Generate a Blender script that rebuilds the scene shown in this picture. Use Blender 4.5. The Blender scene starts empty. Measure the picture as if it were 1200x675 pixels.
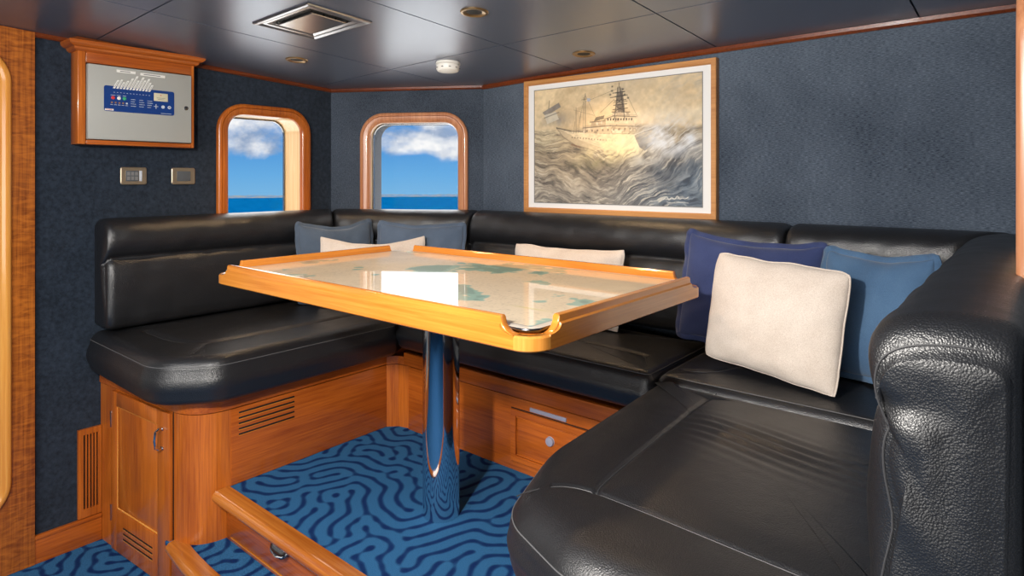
import bpy, bmesh, math, random
import numpy as np
from mathutils import Vector, Matrix
PI = math.pi
random.seed(4)
rng = np.random.default_rng(7)
SC = bpy.context.scene
COL = SC.collection

# ------------------------------------------------------------------ camera
EYE = 1.05
cam = bpy.data.objects.new('camera', bpy.data.cameras.new('camera'))
COL.objects.link(cam)
cam.location = (0, 0, EYE)
cam.rotation_euler = (PI / 2, 0, math.radians(39.775))
cam.data.sensor_width = 36
cam.data.lens = 734 / 1200 * 36
cam.data.shift_y = -127.5 / 1200
cam.data.clip_start = 0.02
cam.data.clip_end = 2000
SC.camera = cam

# ------------------------------------------------------------------ colour management
SC.view_settings.view_transform = 'Standard'
SC.view_settings.look = 'None'
SC.view_settings.gamma = 1
SC.view_settings.use_curve_mapping = False
SC.view_settings.exposure = 0.0


def lin(r, g, b):
    def f(c):
        c /= 255.0
        return c / 12.92 if c <= 0.04045 else ((c + 0.055) / 1.055) ** 2.4
    return (f(r), f(g), f(b), 1.0)


# ------------------------------------------------------------------ sky with clouds
def make_world():
    w = bpy.data.worlds.new('sky')
    SC.world = w
    w.use_nodes = True
    nt = w.node_tree
    N, L = nt.nodes, nt.links
    N.clear()
    out = N.new('ShaderNodeOutputWorld')
    bg = N.new('ShaderNodeBackground')
    bg.inputs['Strength'].default_value = 1.0
    L.new(bg.outputs[0], out.inputs[0])
    tc = N.new('ShaderNodeTexCoord')
    sep = N.new('ShaderNodeSeparateXYZ')
    L.new(tc.outputs['Generated'], sep.inputs[0])
    ramp = N.new('ShaderNodeValToRGB')
    mr = N.new('ShaderNodeMapRange')
    mr.inputs['From Min'].default_value = -0.04
    mr.inputs['From Max'].default_value = 0.5
    L.new(sep.outputs['Z'], mr.inputs['Value'])
    L.new(mr.outputs[0], ramp.inputs[0])
    cr = ramp.color_ramp
    cr.elements[0].position = 0.0
    cr.elements[0].color = lin(128, 186, 226)
    cr.elements[1].position = 1.0
    cr.elements[1].color = lin(40, 100, 190)
    e = cr.elements.new(0.085); e.color = lin(104, 172, 226)
    e = cr.elements.new(0.18); e.color = lin(76, 148, 216)
    mp = N.new('ShaderNodeMapping')
    mp.inputs['Scale'].default_value = (1, 1, 1.5)
    mp.inputs['Location'].default_value = (0.4, 0.13, 0.05)
    L.new(tc.outputs['Generated'], mp.inputs[0])
    nz = N.new('ShaderNodeTexNoise')
    nz.inputs['Scale'].default_value = 9
    nz.inputs['Detail'].default_value = 9
    nz.inputs['Roughness'].default_value = 0.56
    nz.inputs['Distortion'].default_value = 0.25
    L.new(mp.outputs[0], nz.inputs['Vector'])
    # clouds gather in a band above the haze
    band = N.new('ShaderNodeMapRange')
    band.interpolation_type = 'SMOOTHSTEP'
    band.inputs['From Min'].default_value = 0.012
    band.inputs['From Max'].default_value = 0.05
    band.inputs['To Min'].default_value = -0.25
    band.inputs['To Max'].default_value = 0.07
    L.new(sep.outputs['Z'], band.inputs['Value'])
    add = N.new('ShaderNodeMath'); add.operation = 'ADD'
    L.new(nz.outputs['Fac'], add.inputs[0]); L.new(band.outputs[0], add.inputs[1])
    cm = N.new('ShaderNodeMapRange'); cm.interpolation_type = 'SMOOTHSTEP'
    cm.inputs['From Min'].default_value = 0.43
    cm.inputs['From Max'].default_value = 0.62
    L.new(add.outputs[0], cm.inputs['Value'])
    nz2 = N.new('ShaderNodeTexNoise')
    nz2.inputs['Scale'].default_value = 22
    nz2.inputs['Detail'].default_value = 6
    L.new(mp.outputs[0], nz2.inputs['Vector'])
    cc = N.new('ShaderNodeValToRGB')
    cc.color_ramp.elements[0].position = 0.36
    cc.color_ramp.elements[0].color = lin(150, 170, 200)
    cc.color_ramp.elements[1].position = 0.62
    cc.color_ramp.elements[1].color = lin(250, 250, 250)
    L.new(nz2.outputs['Fac'], cc.inputs[0])
    mx = N.new('ShaderNodeMix'); mx.data_type = 'RGBA'
    L.new(cm.outputs[0], mx.inputs[0])
    L.new(ramp.outputs[0], mx.inputs[6]); L.new(cc.outputs[0], mx.inputs[7])
    # unseen upper sky, whitened to brighten the table reflection and the room
    hi = N.new('ShaderNodeMapRange'); hi.interpolation_type = 'SMOOTHSTEP'
    hi.inputs['From Min'].default_value = 0.088
    hi.inputs['From Max'].default_value = 0.16
    L.new(sep.outputs['Z'], hi.inputs['Value'])
    mh = N.new('ShaderNodeMix'); mh.data_type = 'RGBA'
    L.new(hi.outputs[0], mh.inputs[0]); L.new(mx.outputs[2], mh.inputs[6])
    mh.inputs[7].default_value = (3.6, 3.6, 3.6, 1)
    L.new(mh.outputs[2], bg.inputs['Color'])


make_world()


def area(name, loc, target, size, power, color=(1, 1, 1), size_y=None, spread=PI):
    d = bpy.data.lights.new(name, 'AREA')
    d.energy = power
    d.color = color
    d.shape = 'RECTANGLE'
    d.size = size
    d.size_y = size_y or size
    d.spread = spread
    o = bpy.data.objects.new(name, d)
    COL.objects.link(o)
    o.location = loc
    o.rotation_euler = (Vector(target) - Vector(loc)).to_track_quat('-Z', 'Y').to_euler()
    return o


# area lights: key placed from the hard shadows, plus two added fills
area('key_lamp', (-0.66, -0.15, 1.39), (-1.55, 1.6, 0.35), 0.08, 38, (1.0, 0.94, 0.86))
area('aft_fill', (-0.7, -1.75, 0.95), (-1.4, 1.6, 0.6), 1.9, 34, (1.0, 0.97, 0.93), 1.1)  # added soft fill from aft, no window behind it
area('overhead_fill', (-1.0, -0.75, 1.58), (-1.2, 0.2, 0.2), 1.0, 22, (1.0, 0.98, 0.95), 0.6)  # added overhead fill, no fixture there
sun = bpy.data.objects.new('sun', bpy.data.lights.new('sun', 'SUN'))
COL.objects.link(sun)
sun.data.energy = 2.6
sun.data.angle = 0.02
sun.rotation_euler = Vector((0.35, 0.75, -0.95)).to_track_quat('-Z', 'Y').to_euler()


# ------------------------------------------------------------------ materials
def newmat(name):
    m = bpy.data.materials.new(name)
    m.use_nodes = True
    nt = m.node_tree
    return m, nt.nodes, nt.links, nt.nodes['Principled BSDF']


def plain(name, col, rough=0.5, metal=0.0, coat=0.0, spec=0.5, emit=None, es=0):
    m, N, L, P = newmat(name)
    P.inputs['Base Color'].default_value = col
    P.inputs['Roughness'].default_value = rough
    P.inputs['Metallic'].default_value = metal
    P.inputs['Coat Weight'].default_value = coat
    P.inputs['Specular IOR Level'].default_value = spec
    if emit:
        P.inputs['Emission Color'].default_value = emit
        P.inputs['Emission Strength'].default_value = es
    return m


def wood(name, dark, light, axis='Z', rough=0.28, coat=0.35, scale=1.0, figure=0.0):
    """varnished timber: fine streaks along one axis plus slow colour drift"""
    m, N, L, P = newmat(name)
    tc = N.new('ShaderNodeTexCoord')
    mp = N.new('ShaderNodeMapping')
    s = [70 * scale] * 3
    s['XYZ'.index(axis)] = 2.2 * scale
    mp.inputs['Scale'].default_value = s
    L.new(tc.outputs['Object'], mp.inputs[0])
    n1 = N.new('ShaderNodeTexNoise')
    n1.inputs['Scale'].default_value = 1.6
    n1.inputs['Detail'].default_value = 5
    n1.inputs['Roughness'].default_value = 0.6
    n1.inputs['Distortion'].default_value = 0.4
    L.new(mp.outputs[0], n1.inputs['Vector'])
    mp2 = N.new('ShaderNodeMapping')
    s2 = [9 * scale] * 3
    s2['XYZ'.index(axis)] = 1.6 * scale
    mp2.inputs['Scale'].default_value = s2
    L.new(tc.outputs['Object'], mp2.inputs[0])
    n2 = N.new('ShaderNodeTexNoise')
    n2.inputs['Scale'].default_value = 1.0
    n2.inputs['Detail'].default_value = 2
    L.new(mp2.outputs[0], n2.inputs['Vector'])
    mul = N.new('ShaderNodeMath'); mul.operation = 'MULTIPLY_ADD'
    mul.inputs[1].default_value = 0.6
    L.new(n1.outputs['Fac'], mul.inputs[0])
    m2 = N.new('ShaderNodeMath'); m2.operation = 'MULTIPLY'
    m2.inputs[1].default_value = 0.4
    L.new(n2.outputs['Fac'], m2.inputs[0])
    L.new(m2.outputs[0], mul.inputs[2])
    last = mul.outputs[0]
    if figure > 0:      # cross figure (fiddleback patches)
        mp3 = N.new('ShaderNodeMapping')
        s3 = [14] * 3
        s3['XYZ'.index(axis)] = 60
        mp3.inputs['Scale'].default_value = s3
        L.new(tc.outputs['Object'], mp3.inputs[0])
        n3 = N.new('ShaderNodeTexNoise')
        n3.inputs['Scale'].default_value = 1.0
        n3.inputs['Detail'].default_value = 3
        n3.inputs['Distortion'].default_value = 1.2
        L.new(mp3.outputs[0], n3.inputs['Vector'])
        mm = N.new('ShaderNodeMath'); mm.operation = 'MULTIPLY_ADD'
        mm.inputs[1].default_value = figure
        L.new(n3.outputs['Fac'], mm.inputs[0])
        sb = N.new('ShaderNodeMath'); sb.operation = 'SUBTRACT'
        sb.inputs[1].default_value = figure * 0.5
        L.new(last, sb.inputs[0])
        L.new(sb.outputs[0], mm.inputs[2])
        last = mm.outputs[0]
    r = N.new('ShaderNodeValToRGB')
    r.color_ramp.elements[0].position = 0.33
    r.color_ramp.elements[0].color = dark
    r.color_ramp.elements[1].position = 0.68
    r.color_ramp.elements[1].color = light
    L.new(last, r.inputs[0])
    L.new(r.outputs[0], P.inputs['Base Color'])
    P.inputs['Roughness'].default_value = rough
    P.inputs['Coat Weight'].default_value = coat
    P.inputs['Coat Roughness'].default_value = 0.12
    b = N.new('ShaderNodeBump')
    b.inputs['Strength'].default_value = 0.05
    b.inputs['Distance'].default_value = 0.002
    L.new(n1.outputs['Fac'], b.inputs['Height'])
    L.new(b.outputs[0], P.inputs['Normal'])
    return m


def leather(name, grain=260, strength=0.35, rough=0.36, base=(27, 28, 31), dist=0.0012):
    m, N, L, P = newmat(name)
    tc = N.new('ShaderNodeTexCoord')
    n0 = N.new('ShaderNodeTexNoise')
    n0.inputs['Scale'].default_value = grain * 0.35
    n0.inputs['Detail'].default_value = 2
    L.new(tc.outputs['Object'], n0.inputs['Vector'])
    mixv = N.new('ShaderNodeMix'); mixv.data_type = 'VECTOR'
    mixv.inputs[0].default_value = 0.0016
    L.new(tc.outputs['Object'], mixv.inputs[4]); L.new(n0.outputs['Color'], mixv.inputs[5])
    v = N.new('ShaderNodeTexVoronoi')
    v.feature = 'SMOOTH_F1'
    v.inputs['Smoothness'].default_value = 0.35
    v.inputs['Scale'].default_value = grain
    L.new(mixv.outputs[1], v.inputs['Vector'])
    inv = N.new('ShaderNodeMath'); inv.operation = 'SUBTRACT'
    inv.inputs[0].default_value = 1.0
    L.new(v.outputs['Distance'], inv.inputs[1])
    n = N.new('ShaderNodeTexNoise')
    n.inputs['Scale'].default_value = 14
    n.inputs['Detail'].default_value = 4
    L.new(tc.outputs['Object'], n.inputs['Vector'])
    b0 = N.new('ShaderNodeBump')
    b0.inputs['Strength'].default_value = 0.22
    b0.inputs['Distance'].default_value = 0.012
    L.new(n.outputs['Fac'], b0.inputs['Height'])
    b = N.new('ShaderNodeBump')
    b.inputs['Strength'].default_value = strength
    b.inputs['Distance'].default_value = dist
    L.new(inv.outputs[0], b.inputs['Height'])
    L.new(b0.outputs[0], b.inputs['Normal'])
    L.new(b.outputs[0], P.inputs['Normal'])
    P.inputs['Base Color'].default_value = lin(*base)
    P.inputs['Roughness'].default_value = rough
    P.inputs['Specular IOR Level'].default_value = 0.8
    rr = N.new('ShaderNodeMapRange')
    rr.inputs['To Min'].default_value = rough - 0.06
    rr.inputs['To Max'].default_value = rough + 0.1
    L.new(n.outputs['Fac'], rr.inputs['Value'])
    L.new(rr.outputs[0], P.inputs['Roughness'])
    return m


def fabric(name, col, col2, scale=900, bump=0.3, rough=0.95, stretch=(1, 1, 1), drift=6, lo=0.35, hi=0.65, sheen=0.25):
    m, N, L, P = newmat(name)
    tc = N.new('ShaderNodeTexCoord')
    mp = N.new('ShaderNodeMapping')
    mp.inputs['Scale'].default_value = stretch
    L.new(tc.outputs['Object'], mp.inputs[0])
    n = N.new('ShaderNodeTexNoise')
    n.inputs['Scale'].default_value = scale
    n.inputs['Detail'].default_value = 3
    n.inputs['Roughness'].default_value = 0.7
    L.new(mp.outputs[0], n.inputs['Vector'])
    n2 = N.new('ShaderNodeTexNoise')
    n2.inputs['Scale'].default_value = drift
    n2.inputs['Detail'].default_value = 5
    L.new(tc.outputs['Object'], n2.inputs['Vector'])
    a = N.new('ShaderNodeMath'); a.operation = 'MULTIPLY_ADD'
    a.inputs[1].default_value = 0.7
    L.new(n.outputs['Fac'], a.inputs[0])
    a2 = N.new('ShaderNodeMath'); a2.operation = 'MULTIPLY'
    a2.inputs[1].default_value = 0.3
    L.new(n2.outputs['Fac'], a2.inputs[0]); L.new(a2.outputs[0], a.inputs[2])
    r = N.new('ShaderNodeValToRGB')
    r.color_ramp.elements[0].position = lo
    r.color_ramp.elements[0].color = col
    r.color_ramp.elements[1].position = hi
    r.color_ramp.elements[1].color = col2
    L.new(a.outputs[0], r.inputs[0])
    L.new(r.outputs[0], P.inputs['Base Color'])
    P.inputs['Roughness'].default_value = rough
    P.inputs['Sheen Weight'].default_value = sheen
    P.inputs['Specular IOR Level'].default_value = 0.2
    b = N.new('ShaderNodeBump')
    b.inputs['Strength'].default_value = bump
    b.inputs['Distance'].default_value = 0.0015
    L.new(n.outputs['Fac'], b.inputs['Height'])
    L.new(b.outputs[0], P.inputs['Normal'])
    return m


def attrmat(name, rough=0.9, coat=0.0, bump=0.0, sheen=0.0, spec=0.3):
    """surface whose pattern (weave, chart, picture) is stored in the mesh"""
    m, N, L, P = newmat(name)
    a = N.new('ShaderNodeVertexColor')
    a.layer_name = 'pattern'
    L.new(a.outputs['Color'], P.inputs['Base Color'])
    P.inputs['Roughness'].default_value = rough
    P.inputs['Coat Weight'].default_value = coat
    P.inputs['Coat Roughness'].default_value = 0.015
    P.inputs['Sheen Weight'].default_value = sheen
    P.inputs['Specular IOR Level'].default_value = spec
    if bump:
        tc = N.new('ShaderNodeTexCoord')
        n = N.new('ShaderNodeTexNoise')
        n.inputs['Scale'].default_value = 420
        n.inputs['Detail'].default_value = 2
        L.new(tc.outputs['Object'], n.inputs['Vector'])
        b = N.new('ShaderNodeBump')
        b.inputs['Strength'].default_value = bump
        b.inputs['Distance'].default_value = 0.003
        L.new(n.outputs['Fac'], b.inputs['Height'])
        L.new(b.outputs[0], P.inputs['Normal'])
        mx = N.new('ShaderNodeMix'); mx.data_type = 'RGBA'; mx.blend_type = 'MULTIPLY'
        mx.inputs[0].default_value = 1
        rr = N.new('ShaderNodeMapRange')
        rr.inputs['From Min'].default_value = 0.3
        rr.inputs['From Max'].default_value = 0.7
        rr.inputs['To Min'].default_value = 0.6
        rr.inputs['To Max'].default_value = 1.3
        L.new(n.outputs['Fac'], rr.inputs['Value'])
        L.new(a.outputs['Color'], mx.inputs[6]); L.new(rr.outputs[0], mx.inputs[7])
        L.new(mx.outputs[2], P.inputs['Base Color'])
    return m


def glassmat(name, tint=(1, 1, 1, 1)):
    m, N, L, P = newmat(name)
    N.remove(P)
    out = N['Material Output']
    t = N.new('ShaderNodeBsdfTransparent'); t.inputs[0].default_value = tint
    g = N.new('ShaderNodeBsdfGlossy'); g.inputs['Roughness'].default_value = 0.0
    f = N.new('ShaderNodeFresnel'); f.inputs[0].default_value = 1.06
    mx = N.new('ShaderNodeMixShader')
    L.new(f.outputs[0], mx.inputs[0]); L.new(t.outputs[0], mx.inputs[1]); L.new(g.outputs[0], mx.inputs[2])
    L.new(mx.outputs[0], out.inputs[0])
    return m


M = {}
M['cherry_x'] = wood('cherry_wood_level', lin(140, 62, 18), lin(200, 106, 34), 'X', scale=1.5)
M['cherry_y'] = wood('cherry_wood_fore_aft', lin(140, 62, 18), lin(200, 106, 34), 'Y', scale=1.5)
M['cherry_z'] = wood('cherry_wood_upright', lin(148, 68, 20), lin(206, 114, 38), 'Z', scale=1.5)
M['figured_z'] = wood('figured_cherry_wood', lin(118, 56, 16), lin(192, 110, 38), 'Z', figure=0.6)
M['teak_x'] = wood('golden_teak_level', lin(196, 112, 34), lin(232, 152, 62), 'X', rough=0.22, coat=0.6)
M['teak_y'] = wood('golden_teak_fore_aft', lin(196, 112, 34), lin(232, 152, 62), 'Y', rough=0.22, coat=0.6)
M['teak_z'] = wood('golden_teak_upright', lin(214, 134, 52), lin(240, 172, 84), 'Z', rough=0.22, coat=0.6)
M['nosing'] = wood('reddish_step_teak', lin(160, 82, 26), lin(212, 132, 54), 'X', rough=0.2, coat=0.7)
M['dark_trim'] = wood('dark_cherry_trim', lin(84, 34, 10), lin(126, 58, 20), 'Y')
M['oak'] = wood('oak_frame', lin(176, 116, 62), lin(214, 156, 96), 'X', rough=0.4, coat=0.1)
M['casing'] = wood('window_casing_wood', lin(176, 108, 70), lin(218, 156, 114), 'Z', rough=0.3, coat=0.4)
M['reveal'] = wood('pale_reveal_wood', lin(206, 160, 96), lin(240, 206, 150), 'Z', rough=0.3, coat=0.4)
M['leather'] = leather('black_leather', 380, 0.5, 0.34)
M['leather_coarse'] = leather('black_leather_coarse_grain', 440, 0.5, 0.38, dist=0.0011)
M['thread'] = plain('grey_thread', lin(92, 92, 94), 0.6)
M['thread_dark'] = plain('dark_thread', lin(64, 64, 66), 0.5)
M['piping_dark'] = plain('black_piping', lin(16, 16, 18), 0.4)
M['suede'] = fabric('navy_suede', lin(24, 32, 42), lin(44, 54, 68), 60, 0.15, drift=9, lo=0.36, hi=0.66)
M['weave'] = fabric('slate_blue_woven_wallcovering', lin(32, 42, 56), lin(108, 120, 136), 330, 0.45, stretch=(0.25, 1, 1.7), drift=3, lo=0.36, hi=0.68)
M['weave_corner'] = fabric('slate_blue_woven_wallcovering_fine', lin(34, 42, 54), lin(90, 100, 114), 330, 0.5, stretch=(1, 1, 0.6), drift=3, lo=0.36, hi=0.68)
M['ceiling'] = plain('satin_navy_ceiling_panel', lin(126, 134, 152), 0.32, 0.6)
M['seam'] = plain('ceiling_joint', lin(10, 11, 14), 0.6)
M['chrome'] = plain('chrome', (0.78, 0.78, 0.8, 1), 0.06, 1.0)
M['steel'] = plain('brushed_steel', (0.5, 0.5, 0.53, 1), 0.28, 1.0)
M['plate'] = plain('pale_anodised_plate', lin(176, 176, 196), 0.35, 0.3)
M['pewter'] = plain('pewter', (0.2, 0.2, 0.21, 1), 0.25, 1.0)
M['bronze'] = plain('dark_bronze', lin(150, 122, 84), 0.3, 0.8)
M['black'] = plain('black_gap', (0.004, 0.004, 0.004, 1), 0.6)
M['grey_box'] = plain('grey_powder_coat', lin(172, 172, 166), 0.4)
M['panel_blue'] = plain('blue_fascia', lin(22, 60, 128), 0.35)
M['white'] = plain('white_plastic', lin(238, 236, 230), 0.4)
M['mat_board'] = plain('white_mat_board', lin(232, 232, 232), 0.8)
M['lcd'] = plain('cream_display', lin(214, 206, 176), 0.3)
M['champagne'] = plain('champagne_metal', lin(186, 170, 146), 0.3, 0.8)
M['dark_switch'] = plain('grey_rocker', lin(84, 88, 92), 0.35)
M['red'] = plain('red_button', lin(214, 60, 60), 0.4)
M['green'] = plain('green_button', lin(60, 170, 120), 0.4)
M['amber'] = plain('amber_lamp', lin(150, 110, 80), 0.4)
M['ink'] = plain('print_grey', lin(120, 120, 120), 0.6)
M['ink_white'] = plain('print_white', lin(200, 206, 214), 0.6)
M['glass'] = glassmat('window_glass')
M['tint_glass'] = plain('dim_door_glass', lin(120, 128, 126), 0.08, 0.0, 1.0)
M['carpet'] = attrmat('labyrinth_carpet', 0.95, bump=0.8, spec=0.05)
M['chart'] = attrmat('chart_under_glass', 0.5, coat=0.85)
M['painting'] = attrmat('painted_paper', 0.7, coat=0.12)
M['linen'] = fabric('cream_linen', lin(208, 192, 178), lin(240, 228, 216), 420, 0.8, drift=12)
M['slate_cloth'] = fabric('slate_blue_cotton', lin(66, 78, 94), lin(94, 108, 126), 900, 0.3, drift=10)
M['steel_cloth'] = fabric('grey_blue_cotton', lin(70, 84, 104), lin(100, 116, 138), 900, 0.3, drift=10)
M['navy_cloth'] = fabric('navy_cotton', lin(44, 54, 94), lin(70, 82, 126), 900, 0.3, drift=10)
M['denim_cloth'] = fabric('denim_blue_cotton', lin(60, 88, 120), lin(90, 122, 156), 900, 0.3, drift=10)
M['backing'] = plain('room_paint', lin(128, 128, 130), 0.7)
M['sea'] = None


# ------------------------------------------------------------------ mesh helpers
def tag(o, label=None, cat=None, group=None, kind=None):
    if label: o['label'] = label
    if cat: o['category'] = cat
    if group: o['group'] = group
    if kind: o['kind'] = kind
    return o


def thing(name, label, cat, loc=(0, 0, 0), rot=(0, 0, 0), group=None):
    o = bpy.data.objects.new(name, None)
    o.empty_display_size = 0.05
    COL.objects.link(o)
    o.location = loc
    o.rotation_euler = rot
    return tag(o, label, cat, group)


def mesh(name, V, F, mat, parent=None, smooth=False, local=False, auto=None):
    """link one mesh object; V is in world space unless local (parents are axis aligned roots)"""
    V = np.asarray(V, dtype=float)
    if parent is not None and not local:
        p = parent
        off = np.zeros(3)
        while p is not None:
            off += np.array(p.location)
            p = p.parent
        V = V - off
    me = bpy.data.meshes.new(name)
    me.from_pydata([tuple(v) for v in V], [], F)
    me.update()
    bm = bmesh.new(); bm.from_mesh(me)
    bmesh.ops.recalc_face_normals(bm, faces=bm.faces)
    bm.to_mesh(me); bm.free()
    if mat is not None: me.materials.append(mat)
    if smooth:
        me.polygons.foreach_set('use_smooth', [True] * len(me.polygons))
        if auto: me.set_sharp_from_angle(angle=math.radians(auto))
    o = bpy.data.objects.new(name, me)
    COL.objects.link(o)
    if parent is not None: o.parent = parent
    return o


class MB:
    """collects simple shapes that make up one part"""
    def __init__(self):
        self.V = []; self.F = []

    def add(self, V, F):
        n = len(self.V)
        self.V += [tuple(v) for v in V]
        self.F += [tuple(i + n for i in f) for f in F]

    def box(self, x0, x1, y0, y1, z0, z1, b=0.0):
        if x0 > x1: x0, x1 = x1, x0
        if y0 > y1: y0, y1 = y1, y0
        if z0 > z1: z0, z1 = z1, z0
        bm = bmesh.new()
        bmesh.ops.create_cube(bm, size=1)
        for v in bm.verts:
            v.co = ((x0 + x1) / 2 + v.co.x * (x1 - x0), (y0 + y1) / 2 + v.co.y * (y1 - y0), (z0 + z1) / 2 + v.co.z * (z1 - z0))
        if b > 0:
            bmesh.ops.bevel(bm, geom=list(bm.edges), offset=b, segments=2, affect='EDGES', profile=0.5)
        bm.verts.index_update()
        self.add([v.co[:] for v in bm.verts], [[v.index for v in f.verts] for f in bm.faces])
        bm.free()
        return self

    def cyl(self, c, r, h, axis='Z', n=32, r2=None, bev=0.0):
        r2 = r if r2 is None else r2
        prof = [(0, 0), (r, 0), (r2, h), (0, h)]
        if bev:
            prof = [(0, 0), (r - bev, 0), (r - bev * .3, bev * .3), (r, bev), (r2, h - bev), (r2 - bev * .3, h - bev * .3), (r2 - bev, h), (0, h)]
        return self.lathe(c, prof, axis, n)

    def lathe(self, c, prof, axis='Z', n=32):
        V = []; F = []
        for k in range(n):
            a = 2 * PI * k / n
            for r, h in prof:
                p = {'Z': (r * math.cos(a), r * math.sin(a), h),
                     'Y': (r * math.cos(a), h, r * math.sin(a)),
                     'X': (h, r * math.cos(a), r * math.sin(a))}[axis]
                V.append((c[0] + p[0], c[1] + p[1], c[2] + p[2]))
        m = len(prof)
        for k in range(n):
            for j in range(m - 1):
                F.append((k * m + j, ((k + 1) % n) * m + j, ((k + 1) % n) * m + j + 1, k * m + j + 1))
        self.add(V, F)
        return self

    def tube(self, pts, r, n=8, closed=False):
        pts = [Vector(p) for p in pts]
        V = []; F = []
        up = None
        for i, p in enumerate(pts):
            a = pts[i - 1] if (i > 0 or closed) else p
            b = pts[(i + 1) % len(pts)] if (i < len(pts) - 1 or closed) else p
            t = (b - a)
            if t.length < 1e-9: t = Vector((0, 0, 1))
            t.normalize()
            if up is None:
                up = Vector((0, 0, 1)) if abs(t.z) < 0.9 else Vector((1, 0, 0))
            s = t.cross(up)
            if s.length < 1e-6: s = t.cross(Vector((1, 0.1, 0)))
            s.normalize()
            up = s.cross(t).normalized()
            for k in range(n):
                an = 2 * PI * k / n
                V.append((p + s * r * math.cos(an) + up * r * math.sin(an))[:])
        m = len(pts)
        for i in range(m if closed else m - 1):
            for k in range(n):
                F.append((i * n + k, i * n + (k + 1) % n, ((i + 1) % m) * n + (k + 1) % n, ((i + 1) % m) * n + k))
        if not closed:
            F.append(tuple(range(n)))
            F.append(tuple((m - 1) * n + k for k in range(n)))
        self.add(V, F)
        return self

    def build(self, name, mat, parent=None, smooth=True, local=False, auto=35):
        return mesh(name, self.V, self.F, mat, parent, smooth, local, auto)


def loft(loops, closed_ring=True, cap0=False, cap1=False):
    """quads between successive loops of equal length"""
    n = len(loops[0])
    V = [p for l in loops for p in l]
    F = []
    for i in range(len(loops) - 1):
        for k in range(n if closed_ring else n - 1):
            F.append((i * n + k, i * n + (k + 1) % n, (i + 1) * n + (k + 1) % n, (i + 1) * n + k))
    if cap0: F.append(tuple(range(n)))
    if cap1: F.append(tuple((len(loops) - 1) * n + k for k in range(n)))
    return V, F


def rrect(u0, u1, v0, v1, r, n=10):
    """rounded rectangle, counter clockwise"""
    P = []
    for cx, cy, a0 in ((u1 - r, v0 + r, -90), (u1 - r, v1 - r, 0), (u0 + r, v1 - r, 90), (u0 + r, v0 + r, 180)):
        for k in range(n + 1):
            a = math.radians(a0 + 90 * k / n)
            P.append((cx + r * math.cos(a), cy + r * math.sin(a)))
    return P


def set_pattern(o, cols):
    """cols: (nverts,3) linear"""
    me = o.data
    at = me.color_attributes.new('pattern', 'FLOAT_COLOR', 'POINT')
    a = np.ones((len(me.vertices), 4), dtype=np.float32)
    a[:, :3] = cols
    at.data.foreach_set('color', a.ravel())


def L3(r, g, b):
    return np.array(lin(r, g, b)[:3])


# ------------------------------------------------------------------ the room's shape
XL, XR, YB = -2.78, 0.0, 2.30
CA, CB = (-2.78, 1.883), (-2.099, 2.30)      # ends of the angled corner wall
FLOOR = -0.34
STEP = -0.17


def zceil(x, y):
    return 1.549 - 0.0078 * x * x + 0.0555 * (2.3 - y)


def wall(name, p0, p1, z0, mat, holes=(), thick=0.12, topfn=None, ext=0.0):
    """upright panel from p0 to p1; holes are loops in (distance along, z). outward = left of p0->p1"""
    p0 = np.array(p0, float); p1 = np.array(p1, float)
    d = p1 - p0; Lw = np.hypot(*d); d /= Lw
    n = np.array([-d[1], d[0]])
    bm = bmesh.new()

    def loop(pts):
        vs = [bm.verts.new((p0[0] + d[0] * u, p0[1] + d[1] * u, z)) for u, z in pts]
        return [bm.edges.new((vs[i], vs[(i + 1) % len(vs)])) for i in range(len(vs))]
    nt = 24
    top = []
    for k in range(nt + 1):
        u = Lw * (1 - k / nt)
        q = p0 + d * u
        top.append((u, (topfn or zceil)(q[0], q[1]) + 0.012))
    E = loop([(0, z0), (Lw, z0)] + top)
    for h in holes: E += loop(h)
    bmesh.ops.triangle_fill(bm, edges=E, use_beauty=True)
    r = bmesh.ops.extrude_face_region(bm, geom=list(bm.faces))
    for v in [g for g in r['geom'] if isinstance(g, bmesh.types.BMVert)]:
        v.co.x += n[0] * thick; v.co.y += n[1] * thick
    bmesh.ops.recalc_face_normals(bm, faces=bm.faces)
    me = bpy.data.meshes.new(name); bm.to_mesh(me); bm.free()
    me.materials.append(mat)
    o = bpy.data.objects.new(name, me); COL.objects.link(o)
    tag(o, kind='structure')
    return o


# ------------------------------------------------------------------ carpet pattern
def labyrinth(nx, ny, cell, period, seed=3, iters=36):
    r = np.random.default_rng(seed)
    u = r.standard_normal((ny, nx))
    fx = np.fft.fftfreq(nx, cell)[None, :]; fy = np.fft.fftfreq(ny, cell)[:, None]
    k = np.sqrt(fx * fx + fy * fy)
    k0 = 1 / period
    filt = np.exp(-((k - k0) / (0.44 * k0)) ** 2)
    for i in range(iters):
        u = np.fft.ifft2(np.fft.fft2(u) * filt).real
        u = u / u.std()
        u = np.tanh(1.6 * u)
    return u


CELL = 0.0036
NXC, NYC = 700, 480
LAB = labyrinth(NXC, NYC, CELL, 0.051)
LAB_T = np.quantile(LAB, 0.66)


def carpet_cols(x, y):
    i = (np.mod(x / CELL, NXC)); j = (np.mod(y / CELL, NYC))
    i0 = i.astype(int) % NXC; j0 = j.astype(int) % NYC
    i1 = (i0 + 1) % NXC; j1 = (j0 + 1) % NYC
    fi = i - np.floor(i); fj = j - np.floor(j)
    v = (LAB[j0, i0] * (1 - fi) + LAB[j0, i1] * fi) * (1 - fj) + (LAB[j1, i0] * (1 - fi) + LAB[j1, i1] * fi) * fj
    t = np.clip((v - LAB_T) / 0.5 + 0.5, 0, 1)[:, None]
    return L3(54, 108, 156) * (1 - t) + L3(20, 42, 94) * t


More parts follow.
